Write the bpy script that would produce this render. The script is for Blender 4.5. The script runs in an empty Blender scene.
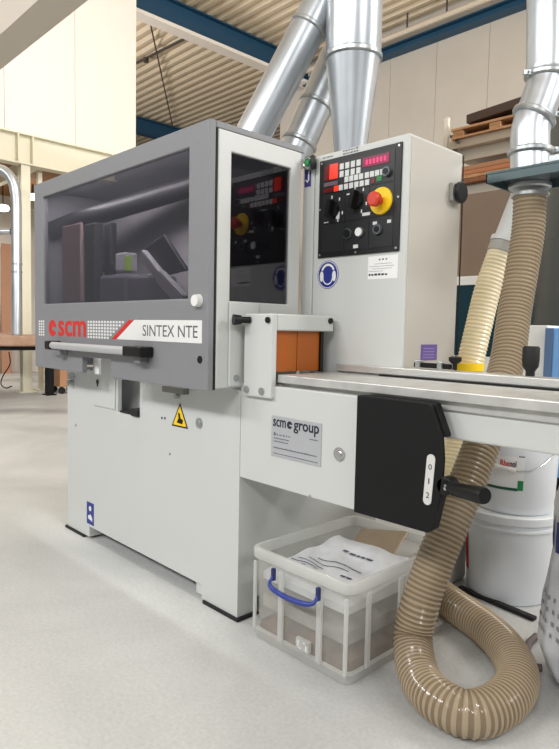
import bpy, bmesh, math, random
from mathutils import Vector, Matrix
from mathutils.geometry import tessellate_polygon
random.seed(7)
C = bpy.context.scene.collection
PI = math.pi

# ------------------------------------------------------------------ camera
F, PITCH, ROLL, YAW, CH = 616.3476, -.0728, .0206, .8067, 1.15
fw = Vector((-math.sin(YAW)*math.cos(PITCH), math.cos(YAW)*math.cos(PITCH), math.sin(PITCH)))
rt = Vector((math.cos(YAW), math.sin(YAW), 0)); up = rt.cross(fw)
Rv = rt*math.cos(ROLL)+up*math.sin(ROLL); Uv = -rt*math.sin(ROLL)+up*math.cos(ROLL)
EYE = Vector((0, 0, CH))
cam = bpy.data.cameras.new('camera'); co = bpy.data.objects.new('camera', cam); C.objects.link(co)
co.matrix_world = Matrix(((Rv.x, Uv.x, -fw.x, 0), (Rv.y, Uv.y, -fw.y, 0), (Rv.z, Uv.z, -fw.z, CH), (0, 0, 0, 1)))
cam.sensor_fit = 'HORIZONTAL'; cam.sensor_width = 36; cam.lens = 36*F/559; cam.clip_end = 200
bpy.context.scene.camera = co

def ray(u, v): return fw+Rv*((u-279.5)/F)-Uv*((v-374.5)/F)
def on(u, v, ax, val):
    d = ray(u, v); i = 'xyz'.index(ax); return EYE+d*((val-EYE[i])/d[i])
def dep(u, v, d): return EYE+ray(u, v)*d

# ------------------------------------------------------------------ materials
def lin(c): return tuple((x/12.92 if x <= .04045 else ((x+.055)/1.055)**2.4) for x in c)
MATS = {}
def mat(name, rgb, rough=.5, metal=0., spec=.5, alpha=1., noise=0., nscale=8., bump=0., bscale=200., trans=0., emit=0., rgb2=None, coat=0., sx=(1,1,1)):
    if name in MATS: return MATS[name]
    m = bpy.data.materials.new(name); m.use_nodes = True
    nt = m.node_tree; b = nt.nodes['Principled BSDF']
    c = lin([x/255 for x in rgb])
    b.inputs['Base Color'].default_value = (*c, 1); b.inputs['Roughness'].default_value = rough
    b.inputs['Metallic'].default_value = metal; b.inputs['Specular IOR Level'].default_value = spec
    b.inputs['Alpha'].default_value = alpha; b.inputs['Transmission Weight'].default_value = trans
    b.inputs['Coat Weight'].default_value = coat
    if emit:
        b.inputs['Emission Color'].default_value = (*c, 1); b.inputs['Emission Strength'].default_value = emit
    if noise or rgb2:
        tc = nt.nodes.new('ShaderNodeTexCoord'); mp = nt.nodes.new('ShaderNodeMapping'); mp.inputs['Scale'].default_value = sx
        n = nt.nodes.new('ShaderNodeTexNoise'); n.inputs['Scale'].default_value = nscale; n.inputs['Detail'].default_value = 6
        r = nt.nodes.new('ShaderNodeValToRGB'); r.color_ramp.elements[0].position = .32; r.color_ramp.elements[1].position = .68
        if rgb2: c2 = lin([x/255 for x in rgb2])
        else: c2 = tuple(x*(1-noise) for x in c)
        r.color_ramp.elements[0].color = (*c2, 1); r.color_ramp.elements[1].color = (*c, 1)
        nt.links.new(tc.outputs['Object'], mp.inputs[0]); nt.links.new(mp.outputs[0], n.inputs['Vector'])
        nt.links.new(n.outputs['Fac'], r.inputs[0]); nt.links.new(r.outputs[0], b.inputs['Base Color'])
    if bump:
        tc = nt.nodes.new('ShaderNodeTexCoord'); n = nt.nodes.new('ShaderNodeTexNoise'); n.inputs['Scale'].default_value = bscale; n.inputs['Detail'].default_value = 3
        bp = nt.nodes.new('ShaderNodeBump'); bp.inputs['Strength'].default_value = bump; bp.inputs['Distance'].default_value = .01
        nt.links.new(tc.outputs['Object'], n.inputs['Vector']); nt.links.new(n.outputs['Fac'], bp.inputs['Height']); nt.links.new(bp.outputs[0], b.inputs['Normal'])
    MATS[name] = m; return m

def tinted(name, tint, gloss):
    m = bpy.data.materials.new(name); m.use_nodes = True; nt = m.node_tree; nt.nodes.clear()
    o = nt.nodes.new('ShaderNodeOutputMaterial'); mx = nt.nodes.new('ShaderNodeMixShader')
    t = nt.nodes.new('ShaderNodeBsdfTransparent'); t.inputs[0].default_value = (*tint, 1)
    g = nt.nodes.new('ShaderNodeBsdfGlossy'); g.inputs['Roughness'].default_value = .02; g.inputs[0].default_value = (.9, .9, .95, 1)
    lw = nt.nodes.new('ShaderNodeLayerWeight'); lw.inputs[0].default_value = .5
    pw_ = nt.nodes.new('ShaderNodeMath'); pw_.operation = 'POWER'; pw_.inputs[1].default_value = 3; nt.links.new(lw.outputs['Facing'], pw_.inputs[0])
    fr = nt.nodes.new('ShaderNodeMath'); fr.operation = 'MULTIPLY_ADD'; fr.inputs[1].default_value = .6; fr.inputs[2].default_value = gloss; nt.links.new(pw_.outputs[0], fr.inputs[0])
    nt.links.new(fr.outputs[0], mx.inputs[0]); nt.links.new(t.outputs[0], mx.inputs[1]); nt.links.new(g.outputs[0], mx.inputs[2]); nt.links.new(mx.outputs[0], o.inputs[0])
    return m

white = mat('white_paint', (198, 200, 197), .42)
greyp = mat('grey_textured_paint', (130, 131, 134), .45, bump=.25, bscale=260)
greyside = mat('blue_grey_paint', (140, 146, 156), .4)
black = mat('black_plastic', (17, 17, 18), .4, spec=.35)
blackm = mat('black_matte_metal', (17, 17, 18), .6, spec=.25, bump=.05)
rubber = mat('black_rubber', (18, 18, 18), .7)
steel = mat('machined_steel', (206, 206, 202), .4, metal=.45, noise=.2, nscale=14)
galv = mat('galvanized_steel', (204, 208, 212), .34, metal=.75, rgb2=(176, 182, 186), nscale=7, sx=(1, 1, .3))
galvd = mat('galvanized_band', (176, 180, 180), .35, metal=.8)
chrome = mat('chrome', (200, 200, 200), .18, metal=1)
red = mat('red_vinyl', (205, 40, 34), .5)
navy = mat('navy_ink', (28, 30, 50), .5)
darktxt = mat('dark_grey_ink', (92, 92, 96), .5)
whitev = mat('white_vinyl', (226, 226, 224), .5)
yellow = mat('yellow_plastic', (246, 205, 25), .4)
redp = mat('red_plastic', (205, 62, 44), .35)
bluev = mat('blue_sign', (32, 46, 130), .45)
amber = mat('amber_curtain', (188, 98, 14), .35, trans=.25)
creamsteel = mat('cream_painted_steel', (226, 220, 196), .5)
bluesteel = mat('blue_painted_steel', (22, 66, 92), .5)
wood = mat('raw_wood', (196, 152, 110), .7, rgb2=(160, 114, 78), nscale=6, sx=(1, 8, 8))
wooddk = mat('brown_wood', (150, 98, 66), .7, rgb2=(112, 70, 46), nscale=5, sx=(8, 8, 1))

# ------------------------------------------------------------------ mesh builder
class MB:
    def __init__(s): s.v = []; s.f = []; s.mi = []
    def add(s, vs, fs, mi=0):
        o = len(s.v); s.v += [tuple(x) for x in vs]; s.f += [[i+o for i in f] for f in fs]; s.mi += [mi]*len(fs); return s
    def box(s, x0, x1, y0, y1, z0, z1, mi=0):
        x0, x1 = sorted((x0, x1)); y0, y1 = sorted((y0, y1)); z0, z1 = sorted((z0, z1))
        vs = [(x, y, z) for z in (z0, z1) for y in (y0, y1) for x in (x0, x1)]
        return s.add(vs, [(0, 2, 3, 1), (4, 5, 7, 6), (0, 1, 5, 4), (2, 6, 7, 3), (0, 4, 6, 2), (1, 3, 7, 5)], mi)
    def obox(s, c, ax, hx, hy, hz, mi=0):       # oriented box: centre, three unit axes, half sizes
        c = Vector(c); a, b, d = [Vector(k) for k in ax]
        vs = [c+a*i*hx+b*j*hy+d*k*hz for k in (-1, 1) for j in (-1, 1) for i in (-1, 1)]
        return s.add(vs, [(0, 2, 3, 1), (4, 5, 7, 6), (0, 1, 5, 4), (2, 6, 7, 3), (0, 4, 6, 2), (1, 3, 7, 5)], mi)
    def bar(s, p0, p1, w, h, mi=0, upv=(0, 0, 1)):
        p0 = Vector(p0); p1 = Vector(p1); d = (p1-p0); L = d.length; d.normalize(); u = Vector(upv); sd = d.cross(u).normalized(); u = sd.cross(d)
        return s.obox((p0+p1)/2, (d, sd, u), L/2, w/2, h/2, mi)
    def tube(s, path, rad, seg=20, caps=True, mi=0, closed=False):
        path = [Vector(p) for p in path]; n = len(path)
        rad = rad if isinstance(rad, (list, tuple)) else [rad]*n
        vs = []; ref = None
        for i, p in enumerate(path):
            t = (path[min(i+1, n-1)]-path[max(i-1, 0)]); t.normalize()
            if ref is None: ref = Vector((0, 0, 1)) if abs(t.z) < .9 else Vector((1, 0, 0))
            a = (ref-t*ref.dot(t)).normalized(); b = t.cross(a); ref = a
            for k in range(seg):
                th = 2*PI*k/seg; vs.append(p+(a*math.cos(th)+b*math.sin(th))*rad[i])
        fs = []
        for i in range(n-1):
            for k in range(seg):
                k2 = (k+1) % seg; fs.append((i*seg+k, i*seg+k2, (i+1)*seg+k2, (i+1)*seg+k))
        if caps: fs += [tuple(range(seg-1, -1, -1)), tuple((n-1)*seg+k for k in range(seg))]
        return s.add(vs, fs, mi)
    def cyl(s, p0, p1, r0, r1=None, seg=24, mi=0): return s.tube([p0, p1], [r0, r1 if r1 is not None else r0], seg, True, mi)
    def lathe(s, c, prof, seg=36, mi=0, cap0=True, cap1=True):     # prof: (r,z) around vertical axis at c
        c = Vector(c); vs = []; n = len(prof)
        for r, z in prof:
            for k in range(seg):
                th = 2*PI*k/seg; vs.append(c+Vector((r*math.cos(th), r*math.sin(th), z)))
        fs = [(i*seg+k, i*seg+(k+1) % seg, (i+1)*seg+(k+1) % seg, (i+1)*seg+k) for i in range(n-1) for k in range(seg)]
        if cap0: fs.append(tuple(range(seg-1, -1, -1)))
        if cap1: fs.append(tuple((n-1)*seg+k for k in range(seg)))
        return s.add(vs, fs, mi)
    def plate(s, poly, ax, d0, d1, holes=(), mi=0):
        rings = [list(poly)]+[list(h) for h in holes]
        def P(q, d):
            if ax == 'y': return (q[0], d, q[1])
            if ax == 'x': return (d, q[0], q[1])
            return (q[0], q[1], d)
        tris = tessellate_polygon([[Vector((q[0], q[1], 0)) for q in r] for r in rings])
        flat = [q for r in rings for q in r]; n = len(flat)
        vs = [P(q, d0) for q in flat]+[P(q, d1) for q in flat]
        fs = [tuple(t) for t in tris]+[tuple(i+n for i in reversed(t)) for t in tris]
        o = 0
        for r in rings:
            m = len(r)
            for i in range(m):
                j = (i+1) % m; fs.append((o+i, o+j, o+j+n, o+i+n))
            o += m
        return s.add(vs, fs, mi)
    def build(s, name, m, parent=None, bevel=0., smooth=False, sub=0, seg=2):
        L = wloc(parent)
        me = bpy.data.meshes.new(name); me.from_pydata([(x[0]-L.x, x[1]-L.y, x[2]-L.z) for x in s.v], [], s.f)
        for k in (m if isinstance(m, (list, tuple)) else [m]): me.materials.append(k)
        me.polygons.foreach_set('material_index', s.mi)
        bm = bmesh.new(); bm.from_mesh(me); bmesh.ops.recalc_face_normals(bm, faces=bm.faces)
        if smooth:
            for f in bm.faces: f.smooth = True
            for e in bm.edges:
                if len(e.link_faces) == 2 and e.calc_face_angle(0) > math.radians(38): e.smooth = False
        bm.to_mesh(me); bm.free()
        o = bpy.data.objects.new(name, me); C.objects.link(o)
        if parent: o.parent = parent
        if bevel:
            b = o.modifiers.new('bevel', 'BEVEL'); b.width = bevel; b.segments = seg; b.limit_method = 'ANGLE'; b.angle_limit = math.radians(40)
        if sub:
            b = o.modifiers.new('sub', 'SUBSURF'); b.levels = b.render_levels = sub
        return o
def wloc(o):
    L = Vector((0, 0, 0))
    while o: L += Vector(o.location); o = o.parent
    return L
def thing(name, label, cat, loc, group=None):
    o = bpy.data.objects.new(name, None); C.objects.link(o); o.location = loc; o.empty_display_size = .1
    return tag(o, label, cat, group)
def tag(o, label, cat, group=None):
    o['label'] = label; o['category'] = cat
    if group: o['group'] = group
    return o
def struct(o): o['kind'] = 'structure'; return o
def spline(pts, n):
    pts = [Vector(p) for p in pts]; out = []; P = [pts[0]*2-pts[1]]+pts+[pts[-1]*2-pts[-2]]
    for i in range(1, len(P)-2):
        for k in range(n):
            t = k/n; a, b, c, d = P[i-1:i+3]
            out.append(.5*((2*b)+(c-a)*t+(2*a-5*b+4*c-d)*t*t+(3*b-a-3*c+d)*t**3))
    out.append(pts[-1]); return out
def resample(path, step):
    out = [path[0]]; acc = 0; prev = path[0]
    for p in path[1:]:
        while (p-prev).length+acc >= step:
            t = (step-acc)/(p-prev).length; prev = prev.lerp(p, t); out.append(prev); acc = 0
        acc += (p-prev).length; prev = p
    return out
def circ(cx, cy, r, n=28, a0=0, a1=2*PI, ry=None):
    ry = ry or r; full = abs(a1-a0-2*PI) < 1e-6
    return [(cx+r*math.cos(a0+(a1-a0)*k/(n if full else n-1)), cy+ry*math.sin(a0+(a1-a0)*k/(n if full else n-1))) for k in range(n)]
def rect(x0, x1, z0, z1): return [(x0, z0), (x1, z0), (x1, z1), (x0, z1)]
def text(name, body, m, parent, x0, x1, z0, z1, y, bold=0., place=None, ext=.0006, fat=0.):
    """lettering fitted into a rectangle on a plane facing -Y (or placed by a function)"""
    cu = bpy.data.curves.new(name, 'FONT'); cu.body = body; cu.offset = bold; cu.extrude = .01; cu.resolution_u = 3
    t = bpy.data.objects.new('tmp', cu); C.objects.link(t)
    dg = bpy.context.evaluated_depsgraph_get(); me = bpy.data.meshes.new_from_object(t.evaluated_get(dg)); bpy.data.objects.remove(t)
    xs = [v.co.x for v in me.vertices]; ys = [v.co.y for v in me.vertices]; zs = [v.co.z for v in me.vertices]
    L = wloc(parent)
    if fat:
        bm = bmesh.new(); w_ = fat*(max(ys)-min(ys)); kk = 0
        for dx in (-w_, -w_/2, 0, w_/2, w_):
            for dy in (-w_*.5, 0, w_*.5):
                kk += 1; t2 = me.copy(); t2.transform(Matrix.Translation((dx, dy, kk*.002))); bm.from_mesh(t2); bpy.data.meshes.remove(t2)
        bm.to_mesh(me); bm.free()
        xs = [v.co.x for v in me.vertices]; ys = [v.co.y for v in me.vertices]; zs = [v.co.z for v in me.vertices]
    for v in me.vertices:
        a = (v.co.x-min(xs))/(max(xs)-min(xs)); b = (v.co.y-min(ys))/(max(ys)-min(ys)); e = (v.co.z-min(zs))/max(1e-9, max(zs)-min(zs))
        w = place(a, b, e) if place else Vector((x0+(x1-x0)*a, y-ext*e, z0+(z1-z0)*b))
        v.co = Vector(w)-L
    me.materials.clear(); me.materials.append(m)
    o = bpy.data.objects.new(name, me); C.objects.link(o); o.parent = parent; return o
def hose(path, r, pitch, amp, mats, name, parent, seg=32, per=4, helix=False):
    path = resample(path, pitch/per); n = len(path); vs = []; fs = []; mi = []; ref = None
    for i, p in enumerate(path):
        t = (path[min(i+1, n-1)]-path[max(i-1, 0)]).normalized()
        if ref is None: ref = Vector((0, 1, 0)) if abs(t.y) < .9 else Vector((1, 0, 0))
        a = (ref-t*ref.dot(t)).normalized(); b = t.cross(a); ref = a
        for k in range(seg):
            th = 2*PI*k/seg; ph = (i/per) % 1.0
            w = .5+.5*math.cos(2*PI*ph); rr = r-amp+amp*w
            vs.append(p+(a*math.cos(th)+b*math.sin(th))*rr)
    for i in range(n-1):
        for k in range(seg):
            k2 = (k+1) % seg; fs.append((i*seg+k, i*seg+k2, (i+1)*seg+k2, (i+1)*seg+k))
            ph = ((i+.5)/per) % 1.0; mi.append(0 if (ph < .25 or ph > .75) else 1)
    m = MB(); m.v = [tuple(x) for x in vs]; m.f = [list(f) for f in fs]; m.mi = mi
    return m.build(name, mats, parent, smooth=True)

# ================================================================== SETTING
def floor_mat():
    m = bpy.data.materials.new('polished_concrete'); m.use_nodes = True; nt = m.node_tree; b = nt.nodes['Principled BSDF']
    tc = nt.nodes.new('ShaderNodeTexCoord')
    def noise(sc, det, ro=.6, dist=0):
        n = nt.nodes.new('ShaderNodeTexNoise'); n.inputs['Scale'].default_value = sc; n.inputs['Detail'].default_value = det; n.inputs['Roughness'].default_value = ro; n.inputs['Distortion'].default_value = dist
        nt.links.new(tc.outputs['Object'], n.inputs['Vector']); return n
    def ramp(src, p0, c0, p1, c1):
        r = nt.nodes.new('ShaderNodeValToRGB'); r.color_ramp.elements[0].position = p0; r.color_ramp.elements[1].position = p1
        r.color_ramp.elements[0].color = (*lin([x/255 for x in c0]), 1); r.color_ramp.elements[1].color = (*lin([x/255 for x in c1]), 1)
        nt.links.new(src, r.inputs[0]); return r
    base = ramp(noise(.9, 8, .65, .6).outputs['Fac'], .3, (186, 188, 187), .68, (210, 211, 208))
    fine = ramp(noise(70, 5, .7).outputs['Fac'], .35, (205, 205, 205), .65, (255, 255, 255))
    big = ramp(noise(.35, 4, .5, 1.2).outputs['Fac'], .34, (182, 182, 186), .5, (255, 255, 255))
    def mul(a, c, f):
        x = nt.nodes.new('ShaderNodeMix'); x.data_type = 'RGBA'; x.blend_type = 'MULTIPLY'; x.inputs[0].default_value = f
        nt.links.new(a, x.inputs[6]); nt.links.new(c, x.inputs[7]); return x.outputs[2]
    nt.links.new(mul(mul(base.outputs[0], fine.outputs[0], .35), big.outputs[0], .8), b.inputs['Base Color'])
    r2 = nt.nodes.new('ShaderNodeMapRange'); r2.inputs[3].default_value = .35; r2.inputs[4].default_value = .62
    nt.links.new(noise(2.2, 5).outputs['Fac'], r2.inputs[0]); nt.links.new(r2.outputs[0], b.inputs['Roughness'])
    b.inputs['Specular IOR Level'].default_value = .4
    return m
struct(MB().box(-26, 9, -8, 24, -.2, 0).build('floor', floor_mat()))

wallp = mat('beige_wall_panel', (192, 184, 172), .55, noise=.06, nscale=1.5)
WX = on(281, 105, 'y', 11.7).x
wallm = MB().box(WX, 9, 11.72, 11.9, 0, 8.0)
x = WX
while x < 8:
    wallm.box(x+.004, x+1.196, 11.68, 11.702, 0, 7.9); x += 1.2      # sandwich panels with thin joints
struct(wallm.build('wall_back', wallp, bevel=.003))
creamw = mat('cream_wall_panel', (236, 228, 216), .55)
w = MB()
y = 6.2
while y > -3:
    w.box(-10.58, -10.5, y-1.196, y-.004, 4.27, 9.3); y -= 1.2
w.box(-10.62, -10.58, -3, 6.2, 4.27, 9.3)
struct(w.build('wall_left', creamw))
struct(MB().box(-26, -25.8, -8, 24, 0, 8.0).build('wall_far', wallp))
struct(MB().box(-15.1, -15, -3, 11.5, 0, 4.2).build('wall_under_mezzanine', mat('pale_wall', (214, 206, 196), .6)))

# corrugated roof deck, ribs along X
deck = mat('corrugated_roof_sheet', (214, 196, 168), .55, noise=.08, nscale=.8)
m = MB(); prof = []; y = -8.
while y < 24:
    prof += [(y, 8.0), (y+.11, 8.0), (y+.15, 7.92), (y+.24, 7.92)]; y += .28
vs = []; fs = []
for yy, z in prof: vs += [(-26, yy, z), (9, yy, z)]
for i in range(len(prof)-1): fs.append((2*i, 2*i+1, 2*i+3, 2*i+2))
n0 = len(vs)
struct(m.add(vs, fs).box(-26, 9, -8, 24, 8.05, 8.2).build('ceiling', deck))

# roof steel: one frame beam down the hall, one eaves beam along the back wall
def ibeam(p0, p1, w, h, t, upv=(0, 0, 1)):
    b = MB(); p0 = Vector(p0); p1 = Vector(p1); u = Vector((0, 0, 1))
    b.bar(p0+u*(h/2-t/2), p1+u*(h/2-t/2), w, t); b.bar(p0-u*(h/2-t/2), p1-u*(h/2-t/2), w, t); b.bar(p0, p1, t, h-2*t)
    return b
struct(ibeam((-11.3, 2.5, 7.66), (-11.3, 11.6, 7.66), .24, .5, .03).build('trim_1', bluesteel))
struct(MB().box(-11.44, -11.14, 2.5, 11.6, 7.33, 7.405).build('trim_2', mat('white_cable_tray', (228, 220, 208), .5)))
struct(ibeam((-11.3, 11.55, 7.385), (8.5, 11.55, 7.385), .24, .19, .03).build('trim_3', bluesteel))
struct(MB().tube([(-11.2, 11.3, 7.56), (8.5, 11.3, 7.56)], .06, 12).build('trim_4', mat('beige_conduit', (206, 192, 172), .5), smooth=True))
h = MB()
for u in (407, 446, 497): p = on(u, 30, 'y', 11.3); h.cyl((p.x, 11.3, 7.6), (p.x, 11.3, 7.95), .02, seg=8)
struct(h.build('trim_5', mat('dark_rod', (70, 62, 54), .6)))
a = on(150, 22, 'z', 7.85); b_ = on(173, 128, 'z', 7.85)
struct(MB().tube([a, b_], .018, 8).build('trim_6', mat('dark_rod', (70, 62, 54))))
a = on(130, 66, 'z', 7.85); b_ = on(186, 38, 'z', 7.85); sp = on(146, 62, 'z', 7.75)
struct(MB().tube([a, b_], .03, 8).tube([Vector((sp.x, sp.y, 7.85)), sp], .07, 10).build('trim_7', mat('dark_rod', (70, 62, 54))))
struct(ibeam((on(142, 130, 'z', 7.5).x, 8, 7.6), (on(142, 130, 'z', 7.5).x, 23.9, 7.6), .24, .5, .03).build('trim_12', bluesteel))
struct(MB().box(-26, 9, 23.9, 24.1, 0, 8.0).build('wall_far_bay', wallp))
# overhead near beam
q0, q1 = on(0, 70, 'z', 4.0).y, on(0, 40, 'z', 4.0).y
struct(MB().box(-12, 1, q1, q0, 4.0, 4.03).box(-12, 1, (q0+q1)/2-.01, (q0+q1)/2+.01, 4.03, 4.4).box(-12, 1, q1-.02, q0, 4.4, 4.43).box(-12, 1, q1-.05, q1, 3.99, 4.4).build('trim_8', mat('taupe_beam', (216, 208, 196), .5)))
# mezzanine edge beam, post
mz = ibeam((-10.5, -3, 4.02), (-10.5, 8, 4.02), .22, .5, .025)
for yy in (3.98, 4.22, 1.0, 7.0): mz.box(-10.61, -10.39, yy-.012, yy+.012, 3.79, 4.25)
struct(mz.build('trim_9', creamsteel))
pst = MB().box(-10.57, -10.43, 4.03, 4.045, .02, 3.78).box(-10.57, -10.43, 4.165, 4.18, .02, 3.78).box(-10.51, -10.49, 4.03, 4.18, .02, 3.78).box(-10.64, -10.36, 3.96, 4.25, 0, .025)
pst.box(-10.44, -10.425, 4.03, 4.18, .02, 3.78)
struct(pst.build('trim_10', creamsteel, bevel=.003))
# mezzanine deck with joists
dk = MB().box(-15, -10.62, -3, 8, 4.12, 4.2)
struct(dk.build('ceiling_mezzanine', mat('brown_deck', (150, 104, 58), .7, noise=.2, nscale=3)))
j = MB()
for k in range(6): j.box(-15, -10.62, -1.5+k*1.5, -1.38+k*1.5, 3.9, 4.12)
struct(j.build('trim_11', creamsteel))

# ================================================================== PLANER MOULDER
MC = thing('planer_moulder', 'large white and grey four-sided planer with tinted hood standing on the workshop floor', 'machine', (-2.55, 1.9, 0))
FY = 1.522; HY = 1.361; X0 = -3.304; X1 = -1.8013
b = MB()
b.plate([(X0, .014), (-3.045, .014), (-3.045, .072), (-2.035, .072), (-2.035, .014), (X1, .014), (X1, .915), (-2.534, .915), (-2.534, .725), (-2.739, .725), (-2.739, .915), (X0, .915)], 'y', FY, FY+.02)
b.plate([(FY+.02, .014), (1.62, .014), (1.62, .072), (2.3, .072), (2.3, .014), (2.4, .014), (2.4, .915), (FY+.02, .915)], 'x', X1, X1-.02)
b.plate([(FY+.02, .014), (1.62, .014), (1.62, .072), (2.3, .072), (2.3, .014), (2.4, .014), (2.4, .915), (FY+.02, .915)], 'x', X0, X0+.02)
b.box(X0+.02, X1-.02, 1.64, 2.4, .074, .91)
b.box(-2.76, -2.52, FY+.02, 1.64, .70, .724)
b.box(X0+.2, X0+.26, FY+.02, 1.62, .014, .075).box(-2.1, -2.04, FY+.02, 1.62, .014, .075)
b.box(X0+.021, X1-.021, 2.36, 2.399, .02, .074)  # added unseen rear skirt, keeps light from behind off the floor underneath
base = b.build('base_cabinet', white, MC)
MB().box(-2.73, -2.545, FY+.004, 1.63, .7245, .735).box(-2.60, -2.535, FY-.012, FY+.05, .7245, .76).build('slot_tray', rubber, base, bevel=.003)
for xx, yy in ((X0+.10, FY+.045), (-1.90, FY+.045), (X0+.10, 2.35), (-1.90, 2.35)):
    MB().box(xx-.118, xx+.112, yy-.055, yy+.06, 0, .014).build('foot_pad', rubber, MC, bevel=.003)
lb = MB().plate([(FY, .73), (1.514, .738), (1.514, .985), (FY, .985)], 'x', -2.985, -2.76).build('lock_box', white, MC, bevel=.004)
MB().cyl((-2.935, 1.512, .862), (-2.935, 1.519, .862), .013, seg=16).box(-2.941, -2.929, 1.5125, 1.519, .838, .862).build('keyhole', black, lb)
MB().cyl((-2.935, 1.512, .91), (-2.935, 1.519, .91), .005, seg=10).build('screw', chrome, lb)
# warning sticker: yellow triangle with black border and a hand mark
cx, cz = -2.205, .764
ws = MB().plate([(cx-.062, cz-.045), (cx+.062, cz-.045), (cx, cz+.062)], 'y', FY-.0008, FY).build('warning_triangle', black, base)
MB().plate([(cx-.050, cz-.038), (cx+.050, cz-.038), (cx, cz+.048)], 'y', FY-.0014, FY-.0008).build('yellow_field', yellow, ws)
MB().plate([(cx-.022, cz-.026), (cx+.02, cz-.03), (cx+.026, cz-.012), (cx+.006, cz-.004), (cx+.002, cz+.016), (cx-.012, cz+.018), (cx-.008, cz-.006)], 'y', FY-.002, FY-.0014).build('hand_mark', black, ws)
for u, v in ((162, 418), (165, 418.2)):
    p = on(u, v, 'y', FY); MB().cyl((p.x, FY-.001, p.z), (p.x, FY+.002, p.z), .006, seg=10).build('vent_hole', black, base)
p = on(199.5, 423, 'y', FY)
MB().cyl((p.x, FY-.004, p.z), (p.x, FY+.002, p.z), .022).cyl((p.x, FY-.007, p.z), (p.x, FY-.003, p.z), .012).build('lock_cylinder', galvd, base, smooth=True)
p = on(170, 454, 'y', FY); MB().cyl((p.x, FY-.002, p.z), (p.x, FY+.002, p.z), .006, seg=10).build('screw', galvd, base)
p = on(76, 425, 'y', FY); MB().cyl((p.x, FY-.002, p.z), (p.x, FY+.002, p.z), .008, seg=10).build('screw', galvd, base)
for (u, v) in ((74, 376), (73, 383)):
    p = on(u, v, 'y', FY); MB().cyl((p.x, FY-.03, p.z), (p.x, FY+.002, p.z), .016, seg=14).build('hinge_pin', galvd, base, smooth=True)
# nameplate strip under the hood
p = on(180, 391, 'y', FY)
MB().box(-2.30, -2.14, FY-.03, FY, .868, .893).build('rating_strip', mat('grey_label', (128, 130, 120), .5), base)
MB().cyl((-2.215, FY-.02, .855), (-2.215, FY, .855), .012, seg=12).build('screw', galvd, base)
# blue lifting sticker low on the front
s_ = MB().box(-3.072, -2.992, FY-.001, FY, .085, .205).build('lifting_sticker', bluev, base)
MB().plate([(-3.055, .115), (-3.01, .105), (-3.01, .125), (-3.03, .14), (-3.055, .13)], 'y', FY-.0016, FY-.001).plate(circ(-3.033, .172, .014, 14), 'y', FY-.0016, FY-.001).build('sticker_mark', whitev, s_)

# ---- hood
HX0, HX1, HZ0, HZ1, HYB = -3.350, -1.8013, .9225, 1.8925, 1.84
wx0, wx1, wz0, wz1 = -3.234, -1.927, 1.259, 1.815
b = MB()
b.plate([(HX0, HZ0), (-2.795, HZ0), (-2.795, 1.0), (-2.515, 1.0), (-2.515, HZ0-.004), (HX1, HZ0-.004), (HX1, HZ1), (HX0, HZ1)], 'y', HY, HY+.028, holes=[rect(wx0, wx1, wz0, wz1)])
b.box(HX0, HX1, HY+.028, HYB, HZ1-.025, HZ1)
b.box(HX0, HX0+.02, HY+.028, HYB, HZ0, HZ1-.025)
b.box(HX0+.02, HX1-.02, HYB-.02, HYB, HZ0, HZ1-.025)
hood = b.build('hood', greyp, MC, bevel=.004)
MB().box(HX1-.02, HX1+.0004, HY+.0285, HY+.036, HZ0, HZ1-.03).build('edge_seal', rubber, hood)
glass = tinted('smoked_window', (.60, .58, .60), .05)
MB().box(wx0-.015, wx1+.015, HY+.012, HY+.018, wz0-.015, wz1+.015).build('front_window', glass, hood)
# grid dots, logo, stripe, name band
dots = MB()
z0d, z1d = 1.092, 1.174
def dotgrid(xa, xb, clip=None):
    n = int(round((xb-xa)/.0265))
    for i in range(n):
        for k in range(6):
            x_ = xa+i*.0265; z_ = z0d+k*.0142
            if clip and x_+.017 > clip(z_): continue
            dots.box(x_, x_+.0165, HY-.0008, HY, z_, z_+.0095)
slashx = lambda z: -2.50+(z-1.095)*(.155/.085)
dotgrid(-3.298, -3.215); dotgrid(-2.735, -2.30, lambda z: slashx(z)-.008)
dots.build('dot_pattern', whitev, hood)
ex, ez = -3.125, 1.133
MB().plate(circ(ex, ez, .044, 40, .12, 2*PI-.45, ry=.043)+[(ex+.012, ez-.012), (ex-.006, ez-.006), (ex-.006, ez+.008)], 'y', HY-.0010, HY).plate(circ(ex+.012, ez+.012, .008, 12), 'y', HY-.0008, HY).build('logo_emblem', red, hood)
text('logo_lettering', 'scm', red, hood, -3.058, -2.752, 1.094, 1.172, HY, fat=.055)
MB().plate([(-2.508, 1.092), (-2.468, 1.092), (-2.318, 1.177), (-2.358, 1.177)], 'y', HY-.001, HY).build('red_stripe', red, hood)
band = MB().plate([(-2.462, 1.093), (-1.836, 1.093), (-1.836, 1.178), (-2.312, 1.178)], 'y', HY-.0008, HY).build('name_band', whitev, hood)
text('model_lettering', 'SINTEX NTE', darktxt, band, -2.245, -1.862, 1.112, 1.158, HY-.0008)
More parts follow.
